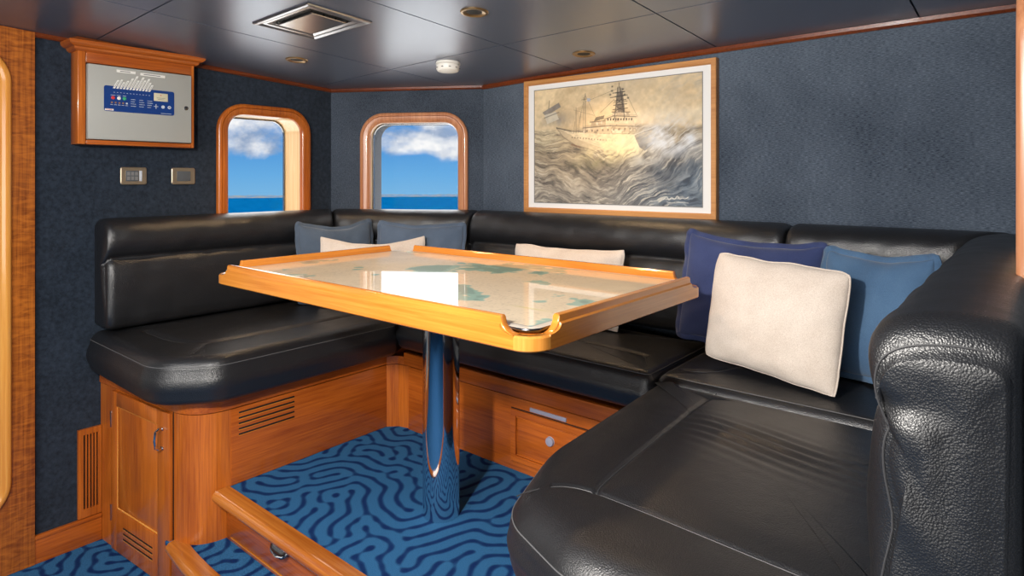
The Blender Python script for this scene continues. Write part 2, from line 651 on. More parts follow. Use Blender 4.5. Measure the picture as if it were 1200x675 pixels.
def carpet_grid(name, x0, x1, y0, y1, z, cell=CELL, parent=None):
    nx = int((x1 - x0) / cell) + 1; ny = int((y1 - y0) / cell) + 1
    X, Y = np.meshgrid(np.linspace(x0, x1, nx), np.linspace(y0, y1, ny))
    V = np.stack([X.ravel(), Y.ravel(), np.full(X.size, z)], 1)
    idx = np.arange(nx * ny).reshape(ny, nx)
    F = np.stack([idx[:-1, :-1].ravel(), idx[:-1, 1:].ravel(), idx[1:, 1:].ravel(), idx[1:, :-1].ravel()], 1).tolist()
    base = len(V)
    # pile thickness below
    V = np.vstack([V, [(x0, y0, z - 0.012), (x1, y0, z - 0.012), (x1, y1, z - 0.012), (x0, y1, z - 0.012)]])
    F += [(base, base + 3, base + 2, base + 1),
          tuple(idx[0, :]) + (base + 1, base), tuple(idx[-1, ::-1]) + (base + 3, base + 2),
          tuple(idx[:, -1]) + (base + 2, base + 1), tuple(idx[::-1, 0]) + (base, base + 3)]
    o = mesh(name, V, F, M['carpet'], parent)
    W = np.array([v.co[:] for v in o.data.vertices])
    set_pattern(o, carpet_cols(W[:, 0] + 10, W[:, 1] + 10))
    return o


# ------------------------------------------------------------------ structure
def build_structure():
    # lower floor: patterned where the photo looks, continued aft
    o = carpet_grid('floor', -2.80, -1.1, 0.0, 1.02, FLOOR); tag(o, kind='structure')
    o = carpet_grid('floor', -3.0, 2.6, -2.4, -0.0002, FLOOR, 0.02); tag(o, kind='structure')
    o = carpet_grid('floor', -1.0998, 2.6, 0.0, 1.02, FLOOR, 0.02); tag(o, kind='structure')
    # raised dinette platform
    o = carpet_grid('floor', -2.115, -0.2, 1.0, 1.76, 0.0); tag(o, kind='structure')
    o = carpet_grid('floor', -2.25, -1.2, 0.875, 1.03, STEP); tag(o, kind='structure')
    m = MB().box(-2.78, XR, 1.765, YB, -0.35, -0.013)
    o = m.build('floor', M['cherry_x']); tag(o, kind='structure')

    # windows: loops in wall coordinates
    hl = rrect(1.341 - 0.2, 1.707 - 0.2, 0.76, 1.345, 0.075)          # along left wall, p0 at y=.2
    # left wall runs from p0 (y=0.2) to corner; "left of direction" must point out to -X
    wl = wall('wall_left', (XL, -2.4), CA, -0.35, M['suede'],
              [[(u + 2.6, z) for u, z in hl]], 0.16)
    hc = rrect(0.212, 0.672, 0.76, 1.335, 0.075)
    wall('wall_corner', CA, CB, -0.35, M['weave_corner'], [hc], 0.16)
    wall('wall_back', CB, (XR + 0.12, YB), -0.35, M['weave'], (), 0.12)
    hr = rrect(2.42 - 1.707, 2.42 - 1.341, 0.76, 1.345, 0.075)
    wall('wall_right', (XR, 2.42), (XR, 0.74), -0.35, M['weave'], [hr], 0.12)
    wall('wall_aft', (2.6, -2.4), (-2.9, -2.4), -0.35, M['backing'], (), 0.1)
    wall('wall_starboard', (2.6, 2.5), (2.6, -2.5), -0.35, M['backing'], (), 0.1)
    wall('wall_bulkhead', (XR + 0.12, 0.86), (2.7, 0.86), -0.35, M['backing'], (), 0.1)

    # ceiling: cambered metal panels with dark joints
    xs = [-2.78 - 0.16] + [-2.2, -1.55, -0.91, -0.27, 0.37, 1.01, 1.65, 2.7]
    ys = [-2.5, -1.17, -0.18, 0.81, 1.80, 2.46]
    gap = 0.0028
    V = []; F = []
    for i in range(len(xs) - 1):
        for j in range(len(ys) - 1):
            a0, a1, b0, b1 = xs[i] + gap, xs[i + 1] - gap, ys[j] + gap, ys[j + 1] - gap
            n = 6
            loops = []
            base = len(V)
            for k in range(n + 1):
                x = a0 + (a1 - a0) * k / n
                for (y, dz) in ((b0, 0.02), (b0, 0), (b1, 0), (b1, 0.02)):
                    V.append((x, y, zceil(x, y) + dz))
            for k in range(n):
                for q in range(4):
                    F.append((base + k * 4 + q, base + k * 4 + (q + 1) % 4, base + (k + 1) * 4 + (q + 1) % 4, base + (k + 1) * 4 + q))
            F.append((base, base + 1, base + 2, base + 3))
            e = base + n * 4
            F.append((e, e + 1, e + 2, e + 3))
    o = mesh('ceiling', V, F, M['ceiling']); tag(o, kind='structure')
    V = []; F = []
    n = 30
    for k in range(n + 1):
        x = -2.94 + 5.64 * k / n
        for (y, dz) in ((-2.5, 0.012), (-2.5, 0.06), (2.46, 0.06), (2.46, 0.012)):
            V.append((x, y, zceil(x, y) + dz))
    for k in range(n):
        for q in range(4):
            F.append((k * 4 + q, k * 4 + (q + 1) % 4, (k + 1) * 4 + (q + 1) % 4, (k + 1) * 4 + q))
    o = mesh('ceiling', V, F, M['seam']); tag(o, kind='structure')

    # slim timber strip where ceiling meets wall
    def strip(name, pts, h=0.017, w=0.014, inward=None):
        m = MB()
        V = []; F = []
        k = 0
        for (x, y) in pts:
            z = zceil(x, y)
            ix, iy = inward
            for du, dz in ((0, 0.0), (w, 0.0), (w, -h * .6), (w * .6, -h), (0, -h)):
                V.append((x + ix * du, y + iy * du, z + dz))
        c = 5
        for i in range(len(pts) - 1):
            for q in range(c):
                F.append((i * c + q, i * c + (q + 1) % c, (i + 1) * c + (q + 1) % c, (i + 1) * c + q))
        F.append(tuple(range(c))); F.append(tuple((len(pts) - 1) * c + q for q in range(c)))
        o = mesh(name, V, F, M['dark_trim']); tag(o, kind='structure')
    seg = lambda a, b, n=16: [(a[0] + (b[0] - a[0]) * k / n, a[1] + (b[1] - a[1]) * k / n) for k in range(n + 1)]
    strip('trim_1', seg((XL, 0.0), CA), inward=(1, 0))
    nn = (0.522, -0.853)
    strip('trim_2', seg(CA, CB), inward=nn)
    strip('trim_3', seg(CB, (XR, YB)), inward=(0, -1), h=0.02)
    strip('trim_4', seg((XR, YB), (XR, 0.75)), inward=(-1, 0), h=0.02)

    # skirting along the left wall
    m = MB().box(XL, XL + 0.014, 0.634, 0.846, FLOOR, -0.25, 0.001)
    m.box(XL, XL + 0.02, 0.634, 0.846, -0.252, -0.238, 0.004)
    o = m.build('baseboard_left', M['cherry_y']); tag(o, kind='structure')

    # windows
    def window(name, p0, p1, hole, zc, casing_w, depth, cas_mat, rev_mat):
        p0 = np.array(p0, float); p1 = np.array(p1, float)
        d = (p1 - p0) / np.hypot(*(p1 - p0)); nrm = np.array([-d[1], d[0]])
        u0, u1, v0, v1, r = hole
        W = bpy.data.objects.new(name, None); COL.objects.link(W)
        W.location = (p0[0] + d[0] * (u0 + u1) / 2, p0[1] + d[1] * (u0 + u1) / 2, v0)
        W.empty_display_size = 0.1
        tag(W, kind='structure')

        def L_(off, dep, rr=None):
            pts = rrect(u0 - off, u1 + off, v0 - off, v1 + off, max(r + off, 0.01))
            return [(p0[0] + d[0] * u + nrm[0] * dep, p0[1] + d[1] * u + nrm[1] * dep, z) for u, z in pts]
        w = casing_w
        loops = [L_(w, 0.0), L_(w, -0.016), L_(w - 0.004, -0.021), L_(w - 0.016, -0.022), L_(w - 0.018, -0.017),
                 L_(w - 0.020, -0.022), L_(w - 0.034, -0.020), L_(0.003, -0.016), L_(-0.001, -0.010), L_(-0.001, 0.004)]
        V, F = loft(loops)
        mesh('casing', V, F, cas_mat, W, True, auto=50)
        V, F = loft([L_(-0.0005, 0.0), L_(-0.0005, depth), L_(0.004, depth), L_(0.004, 0.0), L_(-0.0005, 0.0)])
        mesh('reveal', V, F, rev_mat, W, True, auto=40)
        V, F = loft([L_(-0.001, depth - 0.012), L_(-0.007, depth - 0.012), L_(-0.007, depth), L_(-0.001, depth), L_(-0.001, depth - 0.012)])
        mesh('seal', V, F, M['pewter'], W, True, auto=40)
        V, F = loft([L_(-0.002, depth - 0.007), L_(-0.002, depth - 0.003)], True, True, True)
        mesh('glass_pane', V, F, M['glass'], W)
        return W
    window('window_1', (XL, 0.0), CA, (1.341, 1.707, 0.76, 1.345, 0.075), 0, 0.048, 0.15, M['cherry_z'], M['reveal'])
    window('window_2', CA, CB, (0.212, 0.672, 0.76, 1.335, 0.075), 0, 0.050, 0.038, M['casing'], M['reveal'])
    window('window_3', (XR, 2.42), (XR, 0.74), (2.42 - 1.707, 2.42 - 1.341, 0.76, 1.345, 0.075), 0, 0.048, 0.11, M['casing'], M['reveal'])

    # timber door at the left edge of the view, with a tall round-cornered light
    D = bpy.data.objects.new('door_1', None); COL.objects.link(D)
    D.location = (XL, 0.2, FLOOR); tag(D, kind='structure')
    hole = rrect(-0.22, 0.548, -0.12, 1.50, 0.11, 12)
    bm = bmesh.new()

    def lp(pts):
        vs = [bm.verts.new((XL + 0.018, y, z)) for y, z in pts]
        return [bm.edges.new((vs[i], vs[(i + 1) % len(vs)])) for i in range(len(vs))]
    E = lp([(-0.32, -0.338), (0.634, -0.338), (0.634, zceil(XL, 0.634) - 0.002), (-0.32, zceil(XL, -0.3) - 0.002)]) + lp(hole)
    bmesh.ops.triangle_fill(bm, edges=E, use_beauty=True)
    r = bmesh.ops.extrude_face_region(bm, geom=list(bm.faces))
    for v in [g for g in r['geom'] if isinstance(g, bmesh.types.BMVert)]: v.co.x -= 0.017
    bmesh.ops.recalc_face_normals(bm, faces=bm.faces)
    me = bpy.data.meshes.new('door_panel')
    for v in bm.verts: v.co -= Vector(D.location)
    bm.to_mesh(me); bm.free(); me.materials.append(M['figured_z'])
    o = bpy.data.objects.new('door_panel', me); COL.objects.link(o); o.parent = D

    def LD(off, x):
        return [(x, y, z) for y, z in rrect(-0.22 - off, 0.548 + off, -0.12 - off, 1.50 + off, 0.11 + off, 12)]
    V, F = loft([LD(0.018, XL + 0.018), LD(0.018, XL + 0.026), LD(0.012, XL + 0.032), LD(0.004, XL + 0.032), LD(0.0, XL + 0.026),
                 LD(-0.008, XL + 0.024), LD(-0.014, XL + 0.016), LD(-0.014, XL + 0.003)])
    mesh('glazing_bead', V, F, M['teak_z'], D, True, auto=50)
    V, F = loft([LD(-0.012, XL + 0.004), LD(-0.012, XL + 0.009)], True, True, True)
    mesh('glass_pane', V, F, M['tint_glass'], D)


build_structure()


# ------------------------------------------------------------------ sea and coast
def build_outside():
    m, N, L, P = newmat('sea_water')
    tc = N.new('ShaderNodeTexCoord')
    n = N.new('ShaderNodeTexNoise'); n.inputs['Scale'].default_value = 0.5; n.inputs['Detail'].default_value = 6
    L.new(tc.outputs['Object'], n.inputs['Vector'])
    r = N.new('ShaderNodeValToRGB')
    r.color_ramp.elements[0].position = 0.35; r.color_ramp.elements[0].color = lin(0, 50, 86)
    r.color_ramp.elements[1].position = 0.7; r.color_ramp.elements[1].color = lin(3, 64, 104)
    L.new(n.outputs['Fac'], r.inputs[0]); L.new(r.outputs[0], P.inputs['Base Color'])
    b = N.new('ShaderNodeBump'); b.inputs['Strength'].default_value = 0.6; b.inputs['Distance'].default_value = 0.2
    L.new(n.outputs['Fac'], b.inputs['Height']); L.new(b.outputs[0], P.inputs['Normal'])
    P.inputs['Roughness'].default_value = 0.9
    P.inputs['Specular IOR Level'].default_value = 0.0
    R = 294.0
    zs = EYE - 8.0
    V = [(0, 0, zs)]; F = []
    nn = 180
    for rr in (6, 40, 120, 220, R):
        for k in range(nn):
            a = 2 * PI * k / nn
            V.append((rr * math.cos(a), rr * math.sin(a), zs))
    for k in range(nn): F.append((0, 1 + k, 1 + (k + 1) % nn))
    for j in range(4):
        for k in range(nn):
            F.append((1 + j * nn + k, 1 + (j + 1) * nn + k, 1 + (j + 1) * nn + (k + 1) % nn, 1 + j * nn + (k + 1) % nn))
    o = mesh('sea', V, F, m)
    tag(o, kind='structure')
    # unseen white slab added outside below the sills, brightens the ceiling reflection
    V = [(-2.98, -3, 0), (-2.98, 2.0, 0), (-2.15, 2.5, 0), (3, 2.5, 0), (3, 13, 0), (-5, 15, 0), (-14, 9, 0), (-14, -3, 0)]
    V, F = loft([[(x, y, -0.62) for x, y, _ in V], [(x, y, -0.5) for x, y, _ in V]], True, True, True)
    o = mesh('bounce_slab', V, F, plain('bounce_slab_white', lin(226, 224, 216), 0.7))
    tag(o, kind='structure')
    # low hazy coast along the horizon
    mc, N, L, P = newmat('hazy_coast')
    tc = N.new('ShaderNodeTexCoord')
    n = N.new('ShaderNodeTexNoise'); n.inputs['Scale'].default_value = 0.35; n.inputs['Detail'].default_value = 4
    L.new(tc.outputs['Object'], n.inputs['Vector'])
    r = N.new('ShaderNodeValToRGB')
    r.color_ramp.elements[0].position = 0.4; r.color_ramp.elements[0].color = lin(60, 84, 106)
    r.color_ramp.elements[1].position = 0.62; r.color_ramp.elements[1].color = lin(84, 88, 92)
    L.new(n.outputs['Fac'], r.inputs[0]); L.new(r.outputs[0], P.inputs['Base Color'])
    P.inputs['Roughness'].default_value = 1
    P.inputs['Specular IOR Level'].default_value = 0.0
    V = []; F = []
    rg = np.random.default_rng(5)
    na = 260
    h = 0.7 + 0.5 * np.convolve(rg.random(na + 20), np.ones(9) / 9, 'same')[:na] + 0.25 * rg.random(na)
    for k in range(na):
        a = math.radians(92 + 75 * k / na)
        for rr, z in ((R - 8, zs + 0.05), (R - 6, zs + h[k] * 0.5), (R - 2, zs + h[k]), (R + 3, zs + h[k] * .8), (R + 8, zs)):
            V.append((rr * math.cos(a), rr * math.sin(a), z))
    for k in range(na - 1):
        for j in range(4):
            F.append((k * 5 + j, (k + 1) * 5 + j, (k + 1) * 5 + j + 1, k * 5 + j + 1))
    o = mesh('coastline', V, F, mc)
    tag(o, 'low hazy strip of land on the horizon across the blue sea', 'coast')


build_outside()


# ------------------------------------------------------------------ banquette timber bases
def build_bases():
    # left base: end face with door, rounded corner, long side with slots
    P0 = np.array([-2.778, 0.846]); P1 = np.array([-2.235, 0.895]); P2 = np.array([-2.110, 1.03])
    T = thing('banquette_base', 'cherry wood cabinet base with a door and rounded corner under the left bench', 'cabinet', (-2.45, 1.3, FLOOR))
    d1 = (P1 - P0) / np.hypot(*(P1 - P0))
    # outline of timber carcass seen from above
    out = [tuple(P0)]
    out += [tuple(P0 + (P1 - P0) * t) for t in (0.25, 0.5, 0.75, 1.0)]
    # rounded corner: bezier P1 -> P2
    c0 = P1 + d1 * 0.085; c1 = P2 - np.array([0, 0.075])
    arc = []
    for k in range(1, 15):
        t = k / 14
        b = (1 - t) ** 3 * P1 + 3 * (1 - t) ** 2 * t * c0 + 3 * (1 - t) * t * t * c1 + t ** 3 * P2
        arc.append(tuple(b))
    out += arc
    out += [(-2.110, 1.70), (-2.075, 1.738), (-2.02, 1.752)]
    out2 = out + [(-2.02, 2.25), (-2.72, 1.85), (-2.778, 1.85)]
    loops = [[(x, y, z) for x, y in out2] for z in (FLOOR + 0.0, 0.262)]
    V, F = loft(loops, True, True, True)
    mesh('carcass', V, F, M['cherry_z'], T, False)
    # long side veneer (grain runs along the bench)
    MB().box(-2.112, -2.1075, 1.032, 1.70, 0.002, 0.262, 0.0005).build('side_panel', M['cherry_y'], T)
    # cornice under the cushion
    def off(pts, o):
        pts = np.array(pts); nrm = []
        for i in range(len(pts)):
            a = pts[max(i - 1, 0)]; b = pts[min(i + 1, len(pts) - 1)]
            t = (b - a) / (np.hypot(*(b - a)) + 1e-9); nrm.append((t[1], -t[0]))
        return pts + np.array(nrm) * o
    A_ = off(out, 0.004); B_ = off(out, -0.02)
    loop = [tuple(p) for p in A_] + [tuple(p) for p in B_[::-1]]
    V, F = loft([[(x, y, z) for x, y in loop] for z in (0.266, 0.300)], True, True, True)
    mesh('top_rail', V, F, M['cherry_y'], T, False)
    # slots in the long side
    m = MB()
    for k in range(5):
        z = 0.244 - 0.0187 * k
        m.box(-2.1085, -2.1065, 1.058, 1.27, z - 0.003, z + 0.003, 0.0008)
    m.build('vent_slots', M['black'], T)
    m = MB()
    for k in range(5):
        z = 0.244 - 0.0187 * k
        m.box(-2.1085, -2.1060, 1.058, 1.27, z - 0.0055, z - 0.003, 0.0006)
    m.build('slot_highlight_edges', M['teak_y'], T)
    # the door on the end face, frame and panel, built in face coordinates
    ang = math.atan2(d1[1], d1[0])
    nrm = np.array([d1[1], -d1[0]])

    def face_part(name, boxes, mat, parent=T, bev=0.002, tubes=()):
        m = MB()
        for (u0, u1, z0, z1, o0, o1) in boxes: m.box(u0, u1, -o1, -o0, z0, z1, bev)
        for pts, r in tubes: m.tube([(u, -o, z) for u, o, z in pts], r, 10)
        V = np.array(m.V)
        X = P0[0] + V[:, 0] * d1[0] + V[:, 1] * (-nrm[0])
        Y = P0[1] + V[:, 0] * d1[1] + V[:, 1] * (-nrm[1])
        return mesh(name, np.stack([X, Y, V[:, 2]], 1), m.F, mat, parent, True, auto=35)
    u0, u1, z0, z1 = 0.118, 0.545, FLOOR + 0.008, 0.258
    fw = 0.052
    pz0 = -0.175
    door = face_part('door', [(u0, u0 + fw - 0.012, z0, z1, 0.001, 0.013), (u1 - fw - 0.03, u1, z0, z1, 0.001, 0.013),
                              (u0 + fw - 0.012, u1 - fw - 0.03, z1 - fw, z1, 0.001, 0.013), (u0 + fw - 0.012, u1 - fw - 0.03, z0, pz0, 0.001, 0.013)], M['cherry_z'])
    face_part('door_panel', [(u0 + fw - 0.012, u1 - fw - 0.03, pz0, z1 - fw, 0.001, 0.006)], M['cherry_z'], door, 0.0015)
    face_part('panel_moulding', [], M['teak_z'], door, 0, [
        ([(u0 + fw - 0.010, 0.008, pz0 + 0.002), (u1 - fw - 0.032, 0.008, pz0 + 0.002)], 0.0028),
        ([(u0 + fw - 0.010, 0.008, z1 - fw - 0.002), (u1 - fw - 0.032, 0.008, z1 - fw - 0.002)], 0.0022),
        ([(u0 + fw - 0.010, 0.008, pz0), (u0 + fw - 0.010, 0.008, z1 - fw)], 0.0022),
        ([(u1 - fw - 0.032, 0.008, pz0), (u1 - fw - 0.032, 0.008, z1 - fw)], 0.0022)])
    hu = 0.50
    face_part('door_handle', [(hu - 0.009, hu + 0.009, 0.196, 0.206, 0.012, 0.018), (hu - 0.009, hu + 0.009, 0.130, 0.140, 0.012, 0.018)], M['chrome'], door, 0.002,
              [([(hu, 0.013, 0.201), (hu, 0.026, 0.203), (hu, 0.036, 0.196), (hu, 0.040, 0.168), (hu, 0.036, 0.140), (hu, 0.026, 0.133), (hu, 0.013, 0.135)], 0.0045)])
    for zz in (0.15, -0.20):
        face_part('hinge', [(u0 - 0.006, u0 + 0.001, zz - 0.03, zz + 0.03, 0.004, 0.0145)], M['steel'], T, 0.001)
    face_part('gap_line', [(u1 + 0.001, u1 + 0.0045, FLOOR + 0.004, 0.262, -0.002, 0.0015)], M['black'], T, 0)
    face_part('vent_slots', [(0.215, 0.43, z, z + 0.005, 0.012, 0.0140) for z in (-0.232, -0.252, -0.272)], M['black'], door, 0)
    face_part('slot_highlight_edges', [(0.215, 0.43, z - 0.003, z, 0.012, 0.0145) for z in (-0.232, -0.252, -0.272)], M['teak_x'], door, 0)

    # upright louvre grille on the left wall beside it
    G = thing('wall_grille', 'narrow upright wooden grille with vertical slots low on the dark left wall', 'vent grille', (XL, 0.807, -0.23))
    m = MB()
    y0, y1, a, b = 0.768, 0.845, -0.235, 0.100
    o4 = [(y0, a), (y1, a), (y1, b), (y0, b)]; i4 = [(y0 + 0.018, a + 0.03), (y1 - 0.006, a + 0.03), (y1 - 0.006, b - 0.022), (y0 + 0.018, b - 0.022)]
    Vg, Fg = loft([[(XL + 0.001, y, z) for y, z in o4], [(XL + 0.012, y, z) for y, z in o4], [(XL + 0.012, y, z) for y, z in i4], [(XL + 0.001, y, z) for y, z in i4]])
    m.add(Vg, Fg)
    m.build('frame', M['cherry_z'], G)
    m = MB()
    for k in range(5):
        yy = y0 + 0.0245 + k * 0.0105
        m.box(XL + 0.001, XL + 0.010, yy, yy + 0.0058, a + 0.02, b - 0.02, 0.001)
    m.build('slats', M['cherry_z'], G)
    MB().box(XL + 0.0005, XL + 0.002, y0 + 0.01, y1 - 0.004, a + 0.02, b - 0.02).build('backing', M['black'], G)

    # back base with a drawer
    T = thing('banquette_base', 'cherry wood base with a keyed drawer under the back bench, below the table', 'cabinet', (-1.3, 2.0, 0.0))
    MB().box(-2.019, -0.70, 1.745, 2.25, -0.011, 0.262, 0.001).build('carcass', M['cherry_x'], T)
    MB().box(-2.045, -0.70, 1.741, 1.765, 0.266, 0.318, 0.002).build('top_rail', M['cherry_x'], T)
    m = MB()
    x0, x1, a, b = -1.452, -1.10, 0.036, 0.222
    r4 = lambda o, y: [(x0 + o, y, a + o), (x1 - o, y, a + o), (x1 - o, y, b - o), (x0 + o, y, b - o)]
    m.add(*loft([r4(0, 1.7455), r4(0, 1.736), r4(0.0015, 1.7345), r4(0.0205, 1.7345), r4(0.022, 1.736), r4(0.022, 1.7455), r4(0, 1.7455)]))
    dr = m.build('drawer', M['cherry_x'], T)
    q4 = lambda o, y: [(x0 - o, y, a - o), (x1 + o, y, a - o), (x1 + o, y, b + o), (x0 - o, y, b + o)]
    m = MB(); m.add(*loft([q4(0.0, 1.7452), q4(0.0, 1.7444), q4(0.0035, 1.7444), q4(0.0035, 1.7452)]))
    m.build('shadow_gap', M['black'], dr)
    MB().box(x0 + 0.022, x1 - 0.022, 1.741, 1.7455, a + 0.022, b - 0.022, 0.001).build('drawer_panel', M['cherry_x'], dr)
    m = MB()
    i0, i1, ia, ib = x0 + 0.026, x1 - 0.026, a + 0.026, b - 0.026
    m.tube([(i0, 1.740, ia), (i1, 1.740, ia), (i1, 1.740, ib), (i0, 1.740, ib)], 0.0026, 8, True)
    m.build('panel_moulding', M['cherry_x'], dr)
    m = MB().lathe((-1.277, 1.7435, 0.148), [(0, -0.014), (0.008, -0.0138), (0.0145, -0.0125), (0.016, -0.009), (0.013, -0.007), (0.0145, -0.003), (0.0185, -0.002), (0.0185, 0), (0, 0)], 'Y', 28)
    m.build('lock_knob', M['plate'], dr)
    MB().box(-1.368, -1.212, 1.7405, 1.746, 0.229, 0.243, 0.001).build('name_plate', M['plate'], T)

    # right base, below the near bench
    T = thing('banquette_base', 'plain cherry wood base hidden beneath the near right bench', 'cabinet', (-0.35, 1.3, FLOOR))
    out = [(-0.02, 0.88), (-0.55, 0.88), (-0.64, 0.90), (-0.69, 0.95), (-0.70, 1.02), (-0.70, 2.25), (-0.02, 2.25)]
    V, F = loft([[(x, y, z) for x, y in out[::-1]] for z in (FLOOR, 0.30)], True, True, True)
    mesh('carcass', V, F, M['cherry_z'], T, False)


build_bases()


# ------------------------------------------------------------------ steps
def build_steps():
    T = thing('platform_step', 'cherry wood step drawer front with rounded nosing edging the carpeted dinette platform', 'step', (-1.5, 1.0, STEP))
    n = []
    # bullnose profile, swept along X
    prof = [(0.995 + 0.030, 0.004)]
    for k in range(0, 11):
        a = math.radians(90 + 180 * k / 10)
        prof.append((0.987 + 0.021 * math.cos(a), -0.016 + 0.0205 * math.sin(a)))
    prof += [(1.025, -0.0365)]
    xs = np.linspace(-2.108, -0.72, 24)
    V, F = loft([[(x, y, z) for y, z in prof] for x in xs], True, True, True)
    mesh('nosing', V, F, M['nosing'], T, True, auto=40)
    MB().box(-2.108, -0.72, 1.017, 1.03, STEP - 0.005, -0.036, 0.001).build('riser', M['cherry_x'], T)
    d = MB().box(-2.07, -0.9, 1.011, 1.0175, STEP + 0.022, -0.045, 0.0015).build('drawer', M['cherry_x'], T)
    m = MB().box(-2.07, -0.9, 1.010, 1.017, STEP + 0.014, STEP + 0.0185, 0.0008)
    m.build('inlay_line', M['teak_x'], T)
    # dark cup pull
    m = MB()
    V = []; F = []
    nx, na = 14, 8
    cx, cz, w = -1.745, -0.054, 0.052
    for i in range(nx + 1):
        t = -1 + 2 * i / nx
        r = math.sqrt(max(0, 1 - t ** 4))
        for j in range(na + 1):
            a = math.radians(90 * j / na)
            V.append((cx + w * t, 1.0105 - 0.022 * r * math.sin(a), cz - 0.026 * r * (1 - math.cos(a)) - 0.0))
    for i in range(nx):
        for j in range(na):
            F.append((i * (na + 1) + j, (i + 1) * (na + 1) + j, (i + 1) * (na + 1) + j + 1, i * (na + 1) + j + 1))
    h = mesh('cup_handle', V, F, M['pewter'], T, True)
    h.modifiers.new('thick', 'SOLIDIFY').thickness = 0.003
    MB().tube([(cx - w, 1.009, cz - 0.002), (cx - w * .6, 0.992, cz - 0.02), (cx, 0.987, cz - 0.026), (cx + w * .6, 0.992, cz - 0.02), (cx + w, 1.009, cz - 0.002)], 0.003, 8).build('rim', M['chrome'], h)

    T = thing('lower_step', 'lower carpeted step nosing of golden teak at the foot of the cabinet corner', 'step', (-1.8, 0.87, FLOOR))
    prof = [(0.905, 0.004)]
    for k in range(0, 11):
        a = math.radians(90 + 180 * k / 10)
        prof.append((0.868 + 0.021 * math.cos(a), -0.016 + 0.0205 * math.sin(a)))
    prof += [(0.905, -0.0365)]
    loops = []
    for x in np.linspace(-2.225, -1.2, 20):
        sh = 0.020 * (1 - min(1, (x + 2.235) / 0.30)) ** 2
        loops.append([(x, y + sh, z + STEP) for y, z in prof])
    V, F = loft(loops, True, True, True)
    mesh('nosing', V, F, M['nosing'], T, True, auto=40)
    MB().box(-2.222, -1.2, 0.884, 0.895, FLOOR, STEP - 0.036, 0.001).build('riser', M['cherry_x'], T)


build_steps()


# ------------------------------------------------------------------ upholstery
def resample(P, n, closed=True):
    P = np.array(P, float)
    Q = np.vstack([P, P[:1]]) if closed else P
    s = np.concatenate([[0], np.cumsum(np.hypot(*(np.diff(Q[:, :2], axis=0).T)))])
    t = np.linspace(0, s[-1], n + 1)[:-1] if closed else np.linspace(0, s[-1], n)
    return np.stack([np.interp(t, s, Q[:, k]) for k in range(Q.shape[1])], 1)


def round_poly(pts):
    """pts: (x, y, radius) -> dense outline with rounded corners"""
    out = []
    n = len(pts)
    for i in range(n):
        p = np.array(pts[i][:2]); r = pts[i][2]
        a = np.array(pts[i - 1][:2]); b = np.array(pts[(i + 1) % n][:2])
        if r <= 0:
            out.append(p); continue
        da = (a - p) / np.hypot(*(a - p)); db = (b - p) / np.hypot(*(b - p))
        ang = math.acos(np.clip(da @ db, -1, 1))
        t = r / math.tan(ang / 2)
        q0 = p + da * t; q1 = p + db * t
        c = p + (da + db) / np.hypot(*(da + db)) * r / math.sin(ang / 2)
        a0 = math.atan2(*(q0 - c)[::-1]); a1 = math.atan2(*(q1 - c)[::-1])
        dd = (a1 - a0 + PI) % (2 * PI) - PI
        for k in range(13):
            an = a0 + dd * k / 12
            out.append(c + r * np.array([math.cos(an), math.sin(an)]))
    return np.array(out)


def normals2(P):
    t = np.roll(P, -1, 0) - np.roll(P, 1, 0)
    t /= np.hypot(t[:, 0], t[:, 1])[:, None] + 1e-12
    return np.stack([t[:, 1], -t[:, 0]], 1)


def seg_dist(x, y, path):
    best = np.full(x.shape, 9.0)
    path = np.array(path, float)
    for a, b in zip(path[:-1], path[1:]):
        d = b - a; L2 = d @ d + 1e-12
        t = np.clip(((x - a[0]) * d[0] + (y - a[1]) * d[1]) / L2, 0, 1)
        best = np.minimum(best, np.hypot(x - a[0] - t * d[0], y - a[1] - t * d[1]))
    return best


